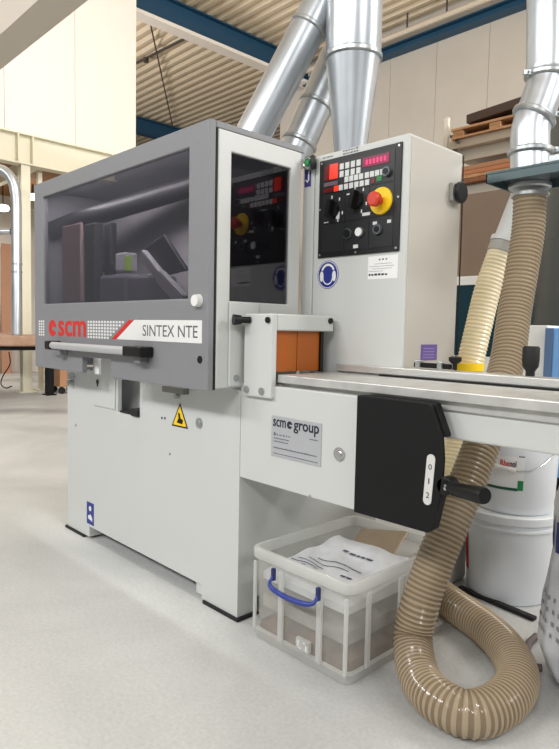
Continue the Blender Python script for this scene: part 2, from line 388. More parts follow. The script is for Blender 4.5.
# handle bar
hb = MB().tube([(-3.02, 1.315, 1.048), (-2.30, 1.315, 1.048)], .018, 20).build('handle_bar', mat('grey_aluminium', (196, 198, 200), .35, metal=.4), MC, smooth=True)
for xa, xb in ((-3.075, -3.02), (-2.30, -2.16)):
    MB().box(xa, xb, 1.295, HY-.001, 1.026, 1.070).build('handle_end', black, hb, bevel=.006)
for xa in (-3.0, -2.25):
    MB().box(xa, xa+.05, 1.32, HY-.001, 1.0, 1.03).build('handle_bracket', mat('grey_bracket', (120, 120, 124), .5), hb, bevel=.004)
MB().cyl((-1.857, HY-.022, 1.250), (-1.857, HY, 1.250), .021, .024).build('white_button', whitev, hood, smooth=True)
MB().cyl((-1.846, HY-.003, 1.033), (-1.846, HY+.001, 1.033), .014, seg=16).build('lock_hole', black, hood)
MB().box(-2.786, -2.745, HY+.06, HY+.075, .915, .995).build('hood_latch', whitev, hood, bevel=.003)
# ---- side door (end of the hood)
b = MB()
b.plate([(1.398, .927), (1.822, .927), (1.822, 1.866), (1.398, 1.866)], 'x', HX1-.02, HX1+.004, holes=[rect(1.458, 1.764, 1.252, 1.794)])
sd = b.build('side_door', white, MC, bevel=.004)
MB().box(HX1-.012, HX1-.006, 1.45, 1.772, 1.244, 1.802).build('side_window', glass, sd)
MB().box(HX1+.004, HX1+.014, 1.452, 1.60, .932, 1.250).build('hinge_plate', white, sd, bevel=.006)
for zz in (.965, 1.19):
    MB().cyl((HX1+.013, 1.485, zz), (HX1+.020, 1.485, zz), .012, seg=16).build('screw', galvd, sd, smooth=True)
MB().box(HX1-.075, HX1-.06, HY+.06, HYB-.022, .95, 1.86).build('dark_backing', mat('interior_dark', (34, 34, 38), .5), MC)  # added dark sheet, darkens the side window and stops light leaking through
# interior seen through the tinted window
dk1 = mat('interior_grey', (150, 148, 150), .6); dk2 = mat('interior_dark', (34, 34, 38), .5); dk3 = mat('interior_pink_board', (156, 130, 126), .6); dk4 = mat('interior_light', (168, 168, 172), .5)
def inb(name, u0, u1, v0, v1, y0, y1, m_, bev=.008):
    p = on(u0, v1, 'y', y0); q = on(u1, v0, 'y', y0)
    return MB().box(p.x, q.x, y0, y1, p.z, q.z).build(name, m_, MC, bevel=bev)
MB().box(HX0+.03, HX1-.08, HYB-.05, HYB-.021, .93, 1.86).build('interior_back_plate', dk1, MC)
path = spline([on(50, 232, 'y', 1.44), on(80, 220, 'y', 1.55), on(130, 205, 'y', 1.62), on(178, 190, 'y', 1.66), on(198, 184, 'y', 1.68)], 10)
MB().tube(path, .05, 18).build('suction_pipe', dk2, MC, smooth=True)
inb('pressure_plate', 62, 80, 222, 302, 1.42, 1.44, dk3)
inb('column', 84, 94, 222, 305, 1.47, 1.52, dk2)
inb('column', 104, 110, 222, 280, 1.55, 1.59, dk2)
inb('motor_housing', 97, 124, 273, 306, 1.50, 1.66, mat('interior_bin', (96, 96, 104), .6), .02)
inb('motor_housing', 125, 149, 273, 306, 1.52, 1.68, mat('interior_bin', (96, 96, 104), .6), .02)
inb('junction_box', 115, 125, 252, 272, 1.55, 1.62, dk4)
inb('green_tag', 125, 130, 256, 271, 1.55, 1.556, mat('lime_label', (150, 190, 40), .5), 0)
inb('valve_block', 96, 113, 262, 272, 1.55, 1.64, dk2)
p1, p2, p3, p4 = [on(u, v, 'y', 1.46) for u, v in ((140, 252), (163, 234), (186, 270), (162, 276))]
MB().plate([(q.x, q.z) for q in (p1, p2, p3, p4)], 'y', 1.46, 1.48).build('deflector_plate', dk2, MC, bevel=.004)
MB().bar(on(143, 254, 'y', 1.445), on(162, 278, 'y', 1.445), .03, .045).bar(on(160, 276, 'y', 1.445), on(184, 302, 'y', 1.445), .03, .06).build('pressure_arm', dk4, MC, bevel=.006)

# ---- entry guard
b = MB()
b.box(-1.764, -1.612, 1.502, 1.53, .90, 1.207)
b.box(-1.764, -1.612, 1.53, 1.835, 1.146, 1.207)
b.box(-1.764, -1.745, 1.53, 1.835, .99, 1.146)
gd = b.build('entry_guard', white, MC, bevel=.006)
for ya, yb in ((1.534, 1.652), (1.656, 1.776)):
    MB().box(-1.640, -1.634, ya, yb, .995, 1.146).build('amber_curtain', amber, gd)
MB().box(-1.64, -1.625, 1.777, 1.792, .99, 1.146).build('curtain_edge', black, gd)
p = on(247, 320, 'y', 1.502)
MB().cyl((p.x, 1.502, p.z), (p.x, 1.455, p.z), .011, .011, 14).lathe((0, 0, 0), [(.001, 0)], 3).build('knob_stem', chrome, gd, smooth=True) if False else None
MB().tube([(p.x+.02, 1.502, p.z), (p.x, 1.47, p.z)], .012, 14).tube([(p.x, 1.472, p.z), (p.x-.01, 1.445, p.z)], [.017, .02], 16).build('knob', black, gd, smooth=True)
for u, v in ((273, 320), (330, 321)):
    pt = on(u, v, 'x', -1.612) if u > 300 else on(u, v, 'y', 1.502)
    if u > 300: MB().cyl((-1.612, pt.y, pt.z), (-1.604, pt.y, pt.z), .011, seg=14).build('bolt', black, gd, smooth=True)
    else: MB().cyl((-1.63, 1.502, pt.z), (-1.63, 1.494, pt.z), .011, seg=14).build('bolt', black, gd, smooth=True)
for xx in (-1.742, -1.658):
    MB().cyl((xx, 1.502, .925), (xx, 1.495, .925), .013, seg=16).build('bolt', galvd, gd, smooth=True)
# ---- front housing with nameplate
b = MB().box(X1+.0005, -1.215, FY, FY+.02, .577, .945).box(X1+.0005, -1.215, FY+.02, 1.84, .60, .92)
fh = b.build('table_housing', white, MC, bevel=.004)
npl = MB().box(-1.622, -1.377, FY-.003, FY, .692, .840).build('nameplate', mat('brushed_nameplate', (186, 188, 192), .35, metal=.35), fh, bevel=.001)
text('nameplate_lettering', 'scm', navy, npl, -1.613, -1.547, .801, .828, FY-.003, fat=.05)
MB().plate(circ(-1.528, .8145, .0135, 30, .12, 2*PI-.45)+[(-1.524, .811), (-1.530, .812), (-1.530, .817)], 'y', FY-.0036, FY-.003).build('emblem', navy, npl)
text('nameplate_lettering', 'group', navy, npl, -1.508, -1.387, .789, .828, FY-.003, fat=.035)
ln = MB()
def scribble(mb, x0, x1, z, h, y, gap=.35):
    x_ = x0
    while x_ < x1:
        w_ = random.uniform(.8, 2.2)*h; mb.box(x_, min(x_+w_, x1), y-.0005, y, z, z+h*random.uniform(.7, 1)); x_ += w_+h*gap
ln.box(-1.608, -1.599, FY-.0036, FY-.003, .768, .779)
scribble(ln, -1.594, -1.52, .770, .006, FY-.003, 1.2); scribble(ln, -1.608, -1.53, .757, .004, FY-.003); scribble(ln, -1.608, -1.535, .746, .004, FY-.003)
scribble(ln, -1.608, -1.395, .722, .005, FY-.003); scribble(ln, -1.43, -1.39, .777, .004, FY-.003); scribble(ln, -1.608, -1.39, .702, .003, FY-.003)
ln.build('fine_lettering', mat('grey_ink', (96, 98, 108), .5), npl)
MB().cyl((-1.296, FY-.006, .749), (-1.296, FY, .749), .022).cyl((-1.296, FY-.009, .749), (-1.296, FY-.005, .749), .011).build('lock_cylinder', chrome, fh, smooth=True)
p = on(310, 496, 'y', FY); MB().cyl((p.x, FY-.002, p.z), (p.x, FY, p.z), .005, seg=10).build('screw', galvd, fh)
# ---- infeed table
tbl = MB().box(-1.612, 1.4, 1.535, 1.86, .958, .987).box(-1.612, 1.4, 1.555, 1.84, .93, .958)
tb = tbl.build('infeed_table', steel, MC, bevel=.003)
MB().box(-1.214, 1.4, 1.565, 1.60, .848, .957).box(-1.214, 1.4, 1.60, 1.84, .848, .87).build('table_apron', white, MC, bevel=.006)
MB().box(-1.38, 1.4, 1.828, 1.845, .9872, .994).build('fence_slot', black, MC)
fen = MB().box(-1.60, 1.4, 1.842, 1.8585, .994, 1.020).box(-1.30, 1.4, 1.8585, 1.93, 1.010, 1.020).build('fence_rail', mat('aluminium_rail', (206, 206, 202), .35, metal=.55), MC, bevel=.002)
MB().box(-1.28, -1.13, 1.90, 1.915, 1.024, 1.042).build('clamp_bar', blackm, fen, bevel=.003)
for xx in (-1.27, -1.18): MB().box(xx, xx+.02, 1.893, 1.92, 1.024, 1.05).build('clamp_block', galvd, fen, bevel=.003)
MB().cyl((-1.115, 1.905, 1.024), (-1.115, 1.905, 1.05), .008, seg=12).lathe((-1.115, 1.905, 1.045), [(.012, 0), (.022, .01), (.022, .022), (.01, .026)], 16).build('clamp_knob', black, fen, smooth=True)
p = on(530, 376, 'y', 1.91)
MB().lathe((p.x, 1.91, 1.02), [(.014, 0), (.014, .015), (.024, .03), (.026, .05), (.026, .088), (.022, .094)], 24).build('rubber_grip', rubber, fen, smooth=True)
# ---- black depth-scale cover and its lever
cov = [(-1.214, .951), (-.956, .951), (-.944, .945), (-.908, .865), (-.901, .80), (-.903, .73), (-.912, .66), (-.930, .592), (-.945, .580), (-1.214, .579)]
bc = MB().plate(cov, 'y', 1.50, 1.512)
bc.plate([(-1.214, .951), (-.940, .951), (-.903, .868), (-.903, .86), (-.918, .86), (-.952, .935), (-1.214, .935)], 'y', 1.512, 1.54)
bc.plate([(-.945, .580), (-.930, .592), (-.907, .70), (-.918, .70), (-.952, .60), (-1.214, .599), (-1.214, .579)], 'y', 1.512, 1.54)
cv = bc.build('scale_cover', blackm, MC, bevel=.003)
MB().plate([(-1.21, .93), (-.965, .93), (-.922, .86), (-.918, .70), (-.956, .61), (-1.21, .61)], 'y', 1.52, 1.532).build('cover_back', black, cv)
sp_ = MB().plate(circ(-.940, .795, .0135, 10, 0, PI)+circ(-.9475, .675, .0135, 10, PI, 2*PI), 'y', 1.4985, 1.50).build('scale_strip', mat('scale_white', (206, 206, 202), .5), cv)
for body, z_, x_ in (('0', .772, -.9415), ('1', .731, -.944), ('2', .690, -.9465)):
    hw0 = .0018 if body == '1' else .0055
    text('scale_number', body, navy, sp_, x_-hw0, x_+hw0, z_-.008, z_+.008, 1.4985, bold=.0)
pv = Vector((-.896, 1.515, .725))
lv = MB().cyl((pv.x, 1.50, pv.z), (pv.x, 1.54, pv.z), .026, seg=24).bar(pv, pv+Vector((.03, -.02, 0)), .03, .03).build('lever_hub', black, MC, bevel=.003)
d0 = Vector((-.880, 1.495, .725)); d1 = on(485, 496, 'y', 1.44)
dr = (d1-d0).normalized()
MB().tube([d0, d0+dr*.025, d0+dr*.026, d1-dr*.008, d1], [.010, .010, .019, .0225, .020], 24).build('lever_grip', black, lv, smooth=True)
MB().cyl(d0-dr*.004, d0+dr*.006, .013, seg=16).build('lever_bolt', chrome, lv, smooth=True)

# ---- control cabinet
KY = 1.86; KX0, KX1, KZ1 = -1.757, -1.303, 1.852
kside = mat('cabinet_paint', (200, 196, 187), .24, metal=.15, coat=.3)
cb = MB().box(KX0, KX1, KY, 2.22, .95, KZ1).build('control_cabinet', [white, kside], MC, bevel=.006)
MB().box(KX1, KX1+.0025, KY+.012, 2.212, .96, KZ1-.01).build('side_panel', kside, cb)
MB().box(-1.822, KX0-.003, KY, 1.90, .95, 1.835).build('lock_post', white, MC, bevel=.004)
lk = on(312, 163, 'y', 1.85)
dv = MB().cyl((-1.775, 1.86, lk.z), (-1.775, 1.835, lk.z), .028, seg=24).build('interlock_switch', mat('grey_green_metal', (120, 132, 122), .35, metal=.4), MC, smooth=True)
MB().tube([(-1.775+.02*math.cos(t*.4), 1.834, lk.z+.02*math.sin(t*.4)) for t in range(17)], .005, 8).build('seal_ring', chrome, dv, smooth=True)
MB().cyl((-1.775, 1.834, lk.z), (-1.775, 1.828, lk.z), .012, seg=16).build('green_core', mat('green_plastic', (40, 140, 80), .4), dv, smooth=True)
MB().tube([(-1.752, 1.84, lk.z+.02), (-1.745, 1.835, lk.z-.005), (-1.748, 1.84, lk.z-.03)], .012, 12).build('cable_gland', black, dv, smooth=True)
st = on(308, 178, 'y', KY)
ks = MB().box(st.x-.018, st.x+.018, KY-.001, KY, st.z-.036, st.z+.036).build('key_sticker', mat('violet_blue_sticker', (66, 62, 128), .45), MC)
MB().tube([(st.x+.006, KY-.002, st.z+.025), (st.x+.006, KY-.002, st.z-.008), (st.x-.001, KY-.002, st.z-.018), (st.x-.009, KY-.002, st.z-.008)], .0032, 6).build('hook_mark', whitev, ks)
PX0, PX1, PZ0, PZ1 = -1.725, -1.329, 1.441, 1.825
def pu(u): return PX0+u*(PX1-PX0)
def pz(v): return PZ1-v*(PZ1-PZ0)
panel = MB().box(PX0, PX1, KY-.007, KY, PZ0, PZ1).build('control_panel', mat('panel_frame', (14, 14, 15), .42), MC, bevel=.002)
YP = KY-.007
ins = mat('panel_insert', (27, 28, 30), .4)
for (u0, u1, v0, v1) in ((.06, .93, .05, .345), (.06, .345, .36, .655), (.355, .65, .36, .655), (.66, .93, .36, .655), (.06, .345, .665, .95), (.355, .65, .665, .95), (.66, .93, .665, .95)):
    MB().box(pu(u0), pu(u1), YP-.0015, YP, pz(v1), pz(v0)).build('panel_module', ins, panel, bevel=.0008)
Y2 = YP-.0015
def pad(name, u0, u1, v0, v1, m_, d=.002): return MB().box(pu(u0), pu(u1), Y2-d, Y2, pz(v1), pz(v0)).build(name, m_, panel, bevel=.0006)
dred = mat('dark_red_display', (100, 16, 16), .3, emit=.12)
pad('display', .075, .135, .075, .215, dred); pad('display', .14, .25, .06, .21, mat('bright_red_display', (235, 52, 34), .3, emit=.5))
pad('display', .56, .87, .072, .165, mat('magenta_display', (120, 14, 60), .3, emit=.35))
pad('function_strip', .07, .25, .235, .275, mat('mauve_strip', (104, 86, 98), .5))
pad('display', .07, .2, .295, .335, dred); pad('display', .205, .262, .285, .34, mat('bright_red_display', (255, 62, 38)))
dg_ = MB()
for k in range(6):
    u0 = .60+k*.042
    dg_.box(pu(u0), pu(u0+.022), Y2-.0026, Y2-.002, pz(.142), pz(.098))
dg_.build('display_digits', mat('lit_digits', (220, 40, 100), .3, emit=.7), panel)
keym = mat('key_cap', (206, 208, 206), .45)
for (v0, v1, us) in ((.075, .135, [.275, .345, .415, .485]), (.15, .21, [.275, .345, .415, .485]), (.215, .27, [.34, .40, .46, .52, .59, .65, .71, .77]), (.285, .34, [.27, .335, .40, .465, .53, .595])):
    for u0 in us: pad('key', u0, u0+.05, v0, v1, keym)
pad('key', .67, .71, .28, .335, mat('dark_red_key', (110, 20, 24), .4)); pad('key', .73, .79, .265, .325, mat('green_key', (32, 120, 62), .4))
MB().cyl((pu(.85), Y2, pz(.25)), (pu(.85), Y2-.012, pz(.25)), .017, seg=24).build('round_button', mat('button_bezel', (96, 104, 108), .3, metal=.5), panel, smooth=True)
MB().cyl((pu(.85), Y2-.012, pz(.25)), (pu(.85), Y2-.014, pz(.25)), .011, seg=20).build('button_core', black, panel, smooth=True)
# rotary knobs
for (xx, zz) in ((-1.645, 1.625), (-1.528, 1.645)):
    MB().cyl((xx, Y2, zz), (xx, Y2-.012, zz), .032, .029, 28).obox((xx, Y2-.024, zz), ((.25, 0, .968), (.968, 0, -.25), (0, 1, 0)), .034, .009, .013).build('rotary_knob', black, panel, smooth=True)
    mk = MB()
    for (a_, r_) in ((100, .05), (50, .048), (-20, .05), (-60, .05)):
        mk.box(xx+r_*math.cos(math.radians(a_))-.003, xx+r_*math.cos(math.radians(a_))+.003, Y2-.0004, Y2, zz+r_*math.sin(math.radians(a_))-.006, zz+r_*math.sin(math.radians(a_))+.006)
    mk.build('scale_mark', keym, panel)
pad('pictogram', .57, .665, .60, .63, keym, .0004); pad('pictogram', .24, .285, .55, .62, keym, .0004); pad('pictogram', .37, .46, .385, .40, keym, .0004); pad('pictogram', .47, .53, .90, .935, keym, .0004); pad('pictogram', .08, .14, .635, .645, keym, .0004)
# emergency stop
ec = (-1.412, 1.628)
MB().cyl((ec[0], Y2, ec[1]), (ec[0], Y2-.006, ec[1]), .050, .048, 36).build('emergency_stop_plate', yellow, panel, smooth=True)
MB().tube([(ec[0], Y2-.006, ec[1]), (ec[0], Y2-.03, ec[1]), (ec[0], Y2-.031, ec[1]), (ec[0], Y2-.05, ec[1]), (ec[0], Y2-.056, ec[1])], [.014, .014, .026, .027, .020], 28).build('emergency_stop_button', redp, panel, smooth=True)
bz = MATS['button_bezel']
for (xx, m_) in ((-1.566, black), (-1.507, whitev)):
    bt = MB().cyl((xx, Y2, 1.524), (xx, Y2-.008, 1.524), .020, seg=24).build('button_bezel', bz, panel, smooth=True)
    MB().cyl((xx, Y2-.008, 1.524), (xx, Y2-.013, 1.524), .0155, seg=24).build('push_button', m_, panel, smooth=True)
MB().cyl((-1.422, Y2, 1.526), (-1.422, Y2-.01, 1.526), .019, seg=24).build('key_switch', bz, panel, smooth=True)
MB().cyl((-1.422, Y2-.01, 1.526), (-1.422, Y2-.013, 1.526), .011, seg=20).build('switch_core', black, panel, smooth=True)
pad('pictogram', .70, .75, .70, .73, keym, .0004); pad('pictogram', .865, .91, .70, .73, keym, .0004)
for u, v in ((.03, .03), (.97, .03), (.03, .97), (.97, .97), (.5, .975), (.02, .5), (.98, .5)):
    MB().cyl((pu(u), YP, pz(v)), (pu(u), YP-.002, pz(v)), .0045, seg=10).build('panel_screw', galvd, panel)
# handwritten notes above the panel (illegible in the photo: short strokes)
hw = MB(); scribble(hw, -1.715, -1.66, 1.834, .006, KY, .6); scribble(hw, -1.61, -1.53, 1.842, .006, KY, .6); scribble(hw, -1.61, -1.53, 1.831, .006, KY, .6)
hw.build('handwriting', mat('grey_ink', (96, 98, 108)), cb)
# ear protection sign
es = MB().plate(circ(-1.672, 1.373, .056, 40), 'y', KY-.001, KY).build('ear_protection_sign', bluev, cb)
sg = MB()
def ringpoly(cx, cz, r1, r0, a0, a1, n=24): return circ(cx, cz, r1, n, a0, a1)+list(reversed(circ(cx, cz, r0, n, a0, a1)))
sg.plate(ringpoly(-1.672, 1.373, .0535, .051, 0, 2*PI-.001, 40), 'y', KY-.0016, KY-.001)
sg.plate(ringpoly(-1.672, 1.380, .037, .028, .35, PI-.35), 'y', KY-.0016, KY-.001)
for s in (-1, 1): sg.plate(circ(-1.672+s*.033, 1.367, .010, 18, ry=.021), 'y', KY-.0016, KY-.001)
sg.plate(ringpoly(-1.672, 1.360, .027, .0225, PI, 2*PI), 'y', KY-.0016, KY-.001)
sg.build('ear_muff_mark', whitev, es)
pp = MB().box(-1.47, -1.335, KY-.0008, KY, 1.345, 1.43).build('paper_label', mat('paper', (232, 232, 230), .6), cb)
fp = MB(); scribble(fp, -1.42, -1.38, 1.414, .006, KY-.0008, 1.4); scribble(fp, -1.465, -1.38, 1.358, .008, KY-.0008, .5)
fp.build('label_lettering', navy, pp)
fp = MB()
for k, (xa, xb) in enumerate(((-1.44, -1.36), (-1.465, -1.35), (-1.45, -1.36), (-1.465, -1.40))): scribble(fp, xa, xb, 1.400-k*.009, .0022, KY-.0008)
fp.build('fine_lettering', mat('pale_ink', (150, 152, 160), .5), pp)
kb = MB().box(KX1+.0025, KX1+.02, 2.125, 2.195, 1.655, 1.725).build('switch_plate', mat('grey_plate', (150, 148, 140), .5), cb, bevel=.004)
MB().cyl((KX1+.02, 2.165, 1.69), (KX1+.028, 2.165, 1.69), .02, seg=16).tube([(KX1+.024, 2.165, 1.69), (KX1+.026, 2.165, 1.69), (KX1+.036, 2.165, 1.69), (KX1+.040, 2.165, 1.69)], [.02, .041, .041, .036], 28).build('main_switch_knob', black, kb, smooth=True)
ps = MB().box(KX1+.0025, KX1+.0035, 1.975, 2.085, 1.045, 1.105).build('purple_sticker', mat('purple_sticker', (104, 82, 148), .5), cb)
fp = MB()
for zz in (1.09, 1.078, 1.066, 1.056): fp.box(KX1+.0035, KX1+.0039, 1.99, 2.065, zz-.0015, zz+.0015)
fp.build('sticker_lettering', mat('lilac_ink', (150, 134, 186), .5), ps)
MB().tube(spline([(KX1+.003, 2.222, 1.845), (KX1+.005, 2.225, 1.5), (KX1+.004, 2.227, 1.2), (KX1+.003, 2.224, .96)], 8), .0028, 8).build('cable', black, MC, smooth=True)

# ================================================================== DUCTS
def duct(name, label, pts, r, bands, group='galvanized extraction ducts', n=1):
    root = thing(name, label, 'duct', pts[0], group)
    MB().tube(pts, r, 32).build('pipe', galv, root, smooth=True)
    for (p, d, rr, w_) in bands:
        p = Vector(p); d = Vector(d).normalized(); MB().tube([p-d*w_, p-d*w_*.5, p+d*w_*.5, p+d*w_], [rr, rr+.006, rr+.006, rr], 32).build('joint_band', galvd, root, smooth=True)
    return root
A0, A1 = dep(245, 150, 3.0), dep(336, -25, 2.95)
t_ = (A1-A0); bA = A0+t_*.70
duct('extraction_duct', 'wide slanting galvanized duct rising from behind the grey hood', [A0, A1], .087, [(bA, t_, .089, .012)])
Bx, By = -1.945, 2.30
rB = thing('cone_duct', 'upright galvanized cone duct narrowing down behind the control cabinet', 'duct', (Bx, By, 1.7), 'galvanized extraction ducts')
zc = on(349, 46, 'y', By-.11).z
MB().lathe((Bx, By, 0), [(.058, 1.70), (.064, 1.90), (.128, zc), (.130, zc+.01), (.130, 3.6)], 40).build('pipe', galv, rB, smooth=True)
MB().lathe((Bx, By, zc), [(.131, -.014), (.137, -.008), (.137, .008), (.131, .014)], 40).build('joint_band', galvd, rB, smooth=True)
MB().lathe((Bx, By, 1.855), [(.068, 0), (.074, .006), (.074, .03), (.068, .036)], 36).build('rubber_sleeve', rubber, rB, smooth=True)
C0, C1 = dep(292, 160, 3.2), dep(338, 55, 3.2); t_ = C1-C0
duct('extraction_duct', 'slanting galvanized duct with two joints passing behind the cone duct', [C0, C1], .088, [(C0+t_*.16, t_, .090, .012), (C0+t_*.52, t_, .090, .012)])
DD = 2.5
Dp = spline([dep(549, -60, DD), dep(549, 0, DD), dep(548, 70, DD), dep(541, 98, DD), dep(531, 128, DD), dep(530, 150, DD), dep(530, 171.5, DD)], 8)
Dp = [Vector((Dp[0].x, Dp[0].y, 7.8))]+Dp
rD = thing('elbow_duct', 'galvanized elbow duct clamped above the teal blast gate', 'duct', Dp[-1], 'galvanized extraction ducts')
MB().tube(Dp, [.085 if i < 19 else .076 for i in range(len(Dp))], 36).build('pipe', galv, rD, smooth=True)
for (u, v, dv_) in ((547.5, 76, (.05, 0, 1)), (534, 117, (.35, .35, 1)), (530.5, 152, (0, 0, 1))):
    p = dep(u, v, DD); d = Vector(dv_).normalized()
    cl = MB().tube([p-d*.012, p-d*.006, p+d*.006, p+d*.012], [.084, .090, .090, .084], 36).build('clamp_ring', galvd, rD, smooth=True)
    s_ = Rv*(-.09) if v < 100 else Rv*.085
    MB().bar(p+s_-fw*.03-Rv*.02, p+s_-fw*.03+Rv*.02, .015, .02).cyl(p+s_-fw*.045, p+s_, .006, seg=8).build('clamp_bolt', galvd, cl, bevel=.002)
# blast gate under the elbow
gp = dep(530, 181, DD)
teal = mat('teal_painted_steel', (74, 90, 94), .4, metal=.3)
rG = thing('blast_gate', 'teal steel slide gate plate between elbow duct and ribbed hose', 'valve', (gp.x, gp.y, gp.z))
gx, gy, gz = gp
MB().box(gx-.13, gx+.30, gy-.12, gy+.13, gz+.022, gz+.032).box(gx-.13, gx+.30, gy-.12, gy-.112, gz-.012, gz+.022).box(gx-.13, gx-.122, gy-.12, gy+.13, gz-.012, gz+.022).box(gx-.13, gx+.30, gy+.122, gy+.13, gz-.012, gz+.022).build('gate_plate', teal, rG, bevel=.002)
MB().box(gx+.09, gx+.55, gy-.05, gy+.10, gz+.036, gz+.075).build('slide_housing', galvd, rG, bevel=.003)
MB().cyl((gx, gy, gz-.03), (gx, gy, gz+.022), .074, seg=36).build('spigot', galv, rG, smooth=True)
MB().tube([(gx, gy, gz-.034), (gx, gy, gz-.028), (gx, gy, gz-.016), (gx, gy, gz-.010)], [.076, .083, .083, .076], 36).build('clamp_ring', galvd, rG, smooth=True)

# ================================================================== HOSES
def hosemat(name, rgb, alpha, rough=.25, tw=.35):
    m = bpy.data.materials.new(name); m.use_nodes = True; nt = m.node_tree; b = nt.nodes['Principled BSDF']; o = nt.nodes['Material Output']
    c = lin([x/255 for x in rgb]); b.inputs['Base Color'].default_value = (*c, 1); b.inputs['Roughness'].default_value = rough; b.inputs['Alpha'].default_value = alpha; b.inputs['Coat Weight'].default_value = .3
    t = nt.nodes.new('ShaderNodeBsdfTranslucent'); t.inputs[0].default_value = (*c, 1); mx = nt.nodes.new('ShaderNodeMixShader'); mx.inputs[0].default_value = tw
    nt.links.new(b.outputs[0], mx.inputs[1]); nt.links.new(t.outputs[0], mx.inputs[2]); nt.links.new(mx.outputs[0], o.inputs[0]); return m
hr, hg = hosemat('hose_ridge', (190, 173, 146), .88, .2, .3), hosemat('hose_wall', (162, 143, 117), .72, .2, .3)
HP = [dep(530, 194, DD), dep(528, 232, 2.5), dep(521, 275, 2.48), dep(514, 315, 2.45), dep(507, 362, 2.38), dep(494, 408, 2.29), dep(479, 452, 2.20), dep(457, 508, 2.13), dep(437, 556, 2.09), dep(421, 600, 2.07)]
HP.append(dep(413, 640, 2.055))
for u, v in ((420, 678), (442, 703), (474, 714), (506, 700), (518, 676), (507, 650), (486, 628), (464, 612)): HP.append(on(u, v, 'z', .070))
HP.append(HP[-1]+(HP[-1]-HP[-2])*.9)
HP.append(HP[-1]+(HP[-1]-HP[-2])*1.0)
rH = thing('suction_hose', 'long brown translucent ribbed hose dropping from the blast gate and looping on the floor', 'hose', HP[10]-Vector((0, 0, .07)))
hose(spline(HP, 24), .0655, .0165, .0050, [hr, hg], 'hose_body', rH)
hp0 = HP[0]
MB().tube([hp0+Vector((0, 0, .0)), hp0-Vector((0, 0, .012))], .074, 32).build('hose_clamp', galvd, rH, smooth=True)

iv, iv2 = hosemat('ivory_hose_ridge', (252, 246, 222), 1, .4, .35), hosemat('ivory_hose_wall', (246, 232, 196), 1, .4, .35)
D2 = 3.05
H2 = [dep(503, 248, D2), dep(496, 266, D2), dep(487, 292, D2), dep(479, 325, D2), dep(472, 355, D2), dep(465, 390, D2), dep(459, 440, D2), dep(455, 500, D2)]
H2.append(Vector((H2[-1].x-.02, H2[-1].y+.05, .002)))
r2 = thing('ivory_hose', 'slimmer ivory ribbed hose behind the table beside the control cabinet', 'hose', H2[-1])
hose(spline(H2, 18), .066, .019, .004, [iv, iv2], 'hose_body', r2, seg=24)
dd2 = (H2[0]-H2[1]).normalized()
MB().tube([H2[0]-dd2*.03, H2[0]+dd2*.02], .069, 28).build('hose_cuff', mat('grey_cuff', (150, 148, 140), .5), r2, smooth=True)
yr = dep(467, 366.5, D2); MB().tube([yr-Vector((0, 0, .018)), yr+Vector((0, 0, .018))], .082, 28).build('yellow_collar', yellow, r2, smooth=True)
pw = [H2[0]+dd2*.02, H2[0]+dd2*.12, H2[0]+dd2*.35, H2[0]+dd2*.35+Vector((.12, .1, .35))]
r3 = thing('grey_branch_pipe', 'short grey branch pipe feeding the ivory hose', 'duct', pw[0])
MB().tube(pw[:3], .060, 28).build('pipe', mat('grey_pipe', (190, 192, 190), .4), r3, smooth=True)
MB().tube([pw[0]-dd2*.0, pw[0]+dd2*.025], .074, 28).build('collar', mat('grey_pipe', (190, 192, 190)), r3, smooth=True)

# ================================================================== STORAGE BOX
bx0, bx1, by0, by1, bh = -1.690, -1.206, 1.487, 2.09, .345
clear = hosemat('clear_plastic', (222, 222, 216), .16, .2, .1); rimm = hosemat('clear_plastic_rim', (232, 233, 230), .5, .25, .3)
rb = thing('storage_box', 'clear plastic storage box with a blue handle standing beneath the white housing', 'box', ((bx0+bx1)/2, (by0+by1)/2, 0))
def rrect(x0, x1, y0, y1, r, n=5):
    out = []
    for (cx, cy, a) in ((x1-r, y1-r, 0), (x0+r, y1-r, PI/2), (x0+r, y0+r, PI), (x1-r, y0+r, 1.5*PI)):
        out += [(cx+r*math.cos(a+PI/2*k/n), cy+r*math.sin(a+PI/2*k/n)) for k in range(n+1)]
    return out
def ringwall(mb, levels, mi=0):   # levels: list of (inset, z, r)
    rings = [[(p[0], p[1], z) for p in rrect(bx0+i, bx1-i, by0+i, by1-i, r)] for (i, z, r) in levels]
    n = len(rings[0]); vs = [p for r in rings for p in r]
    fs = [(i*n+k, i*n+(k+1) % n, (i+1)*n+(k+1) % n, (i+1)*n+k) for i in range(len(rings)-1) for k in range(n)]
    mb.add(vs, fs, mi); return mb
body = ringwall(MB(), [(.022, .006, .03), (.018, .03, .03), (.010, .304, .035), (.013, .304, .035), (.021, .03, .027), (.025, .012, .027)])
bb = body.plate(rrect(bx0+.022, bx1-.022, by0+.022, by1-.022, .03), 'z', .006, .012).build('body', clear, rb, smooth=True)
ringwall(MB(), [(.012, .306, .035), (0, .306, .04), (-.002, .31, .04), (-.002, bh-.006, .04), (.002, bh, .04), (.014, bh, .034), (.014, .306, .034)]).build('rim', rimm, rb, smooth=True)
ringwall(MB(), [(.020, .0, .03), (.010, .004, .03), (.006, .034, .034), (.018, .040, .03)]).build('foot_rim', rimm, rb, smooth=True)
for xa in (on(277, 620, 'y', by0).x, on(315, 640, 'y', by0).x):
    MB().box(xa, xa+.022, by0+.001, by0+.014, .03, .29).build('rib', rimm, rb, bevel=.003)
for xa in (bx0+.012, bx1-.03): MB().box(xa, xa+.014, by0+.006, by0+.016, .03, .29).build('rib', rimm, rb, bevel=.003)
for ya in (by0+.10, by0+.28, by0+.45): MB().box(bx1-.016, bx1-.004, ya, ya+.02, .03, .29).build('rib', rimm, rb, bevel=.003)
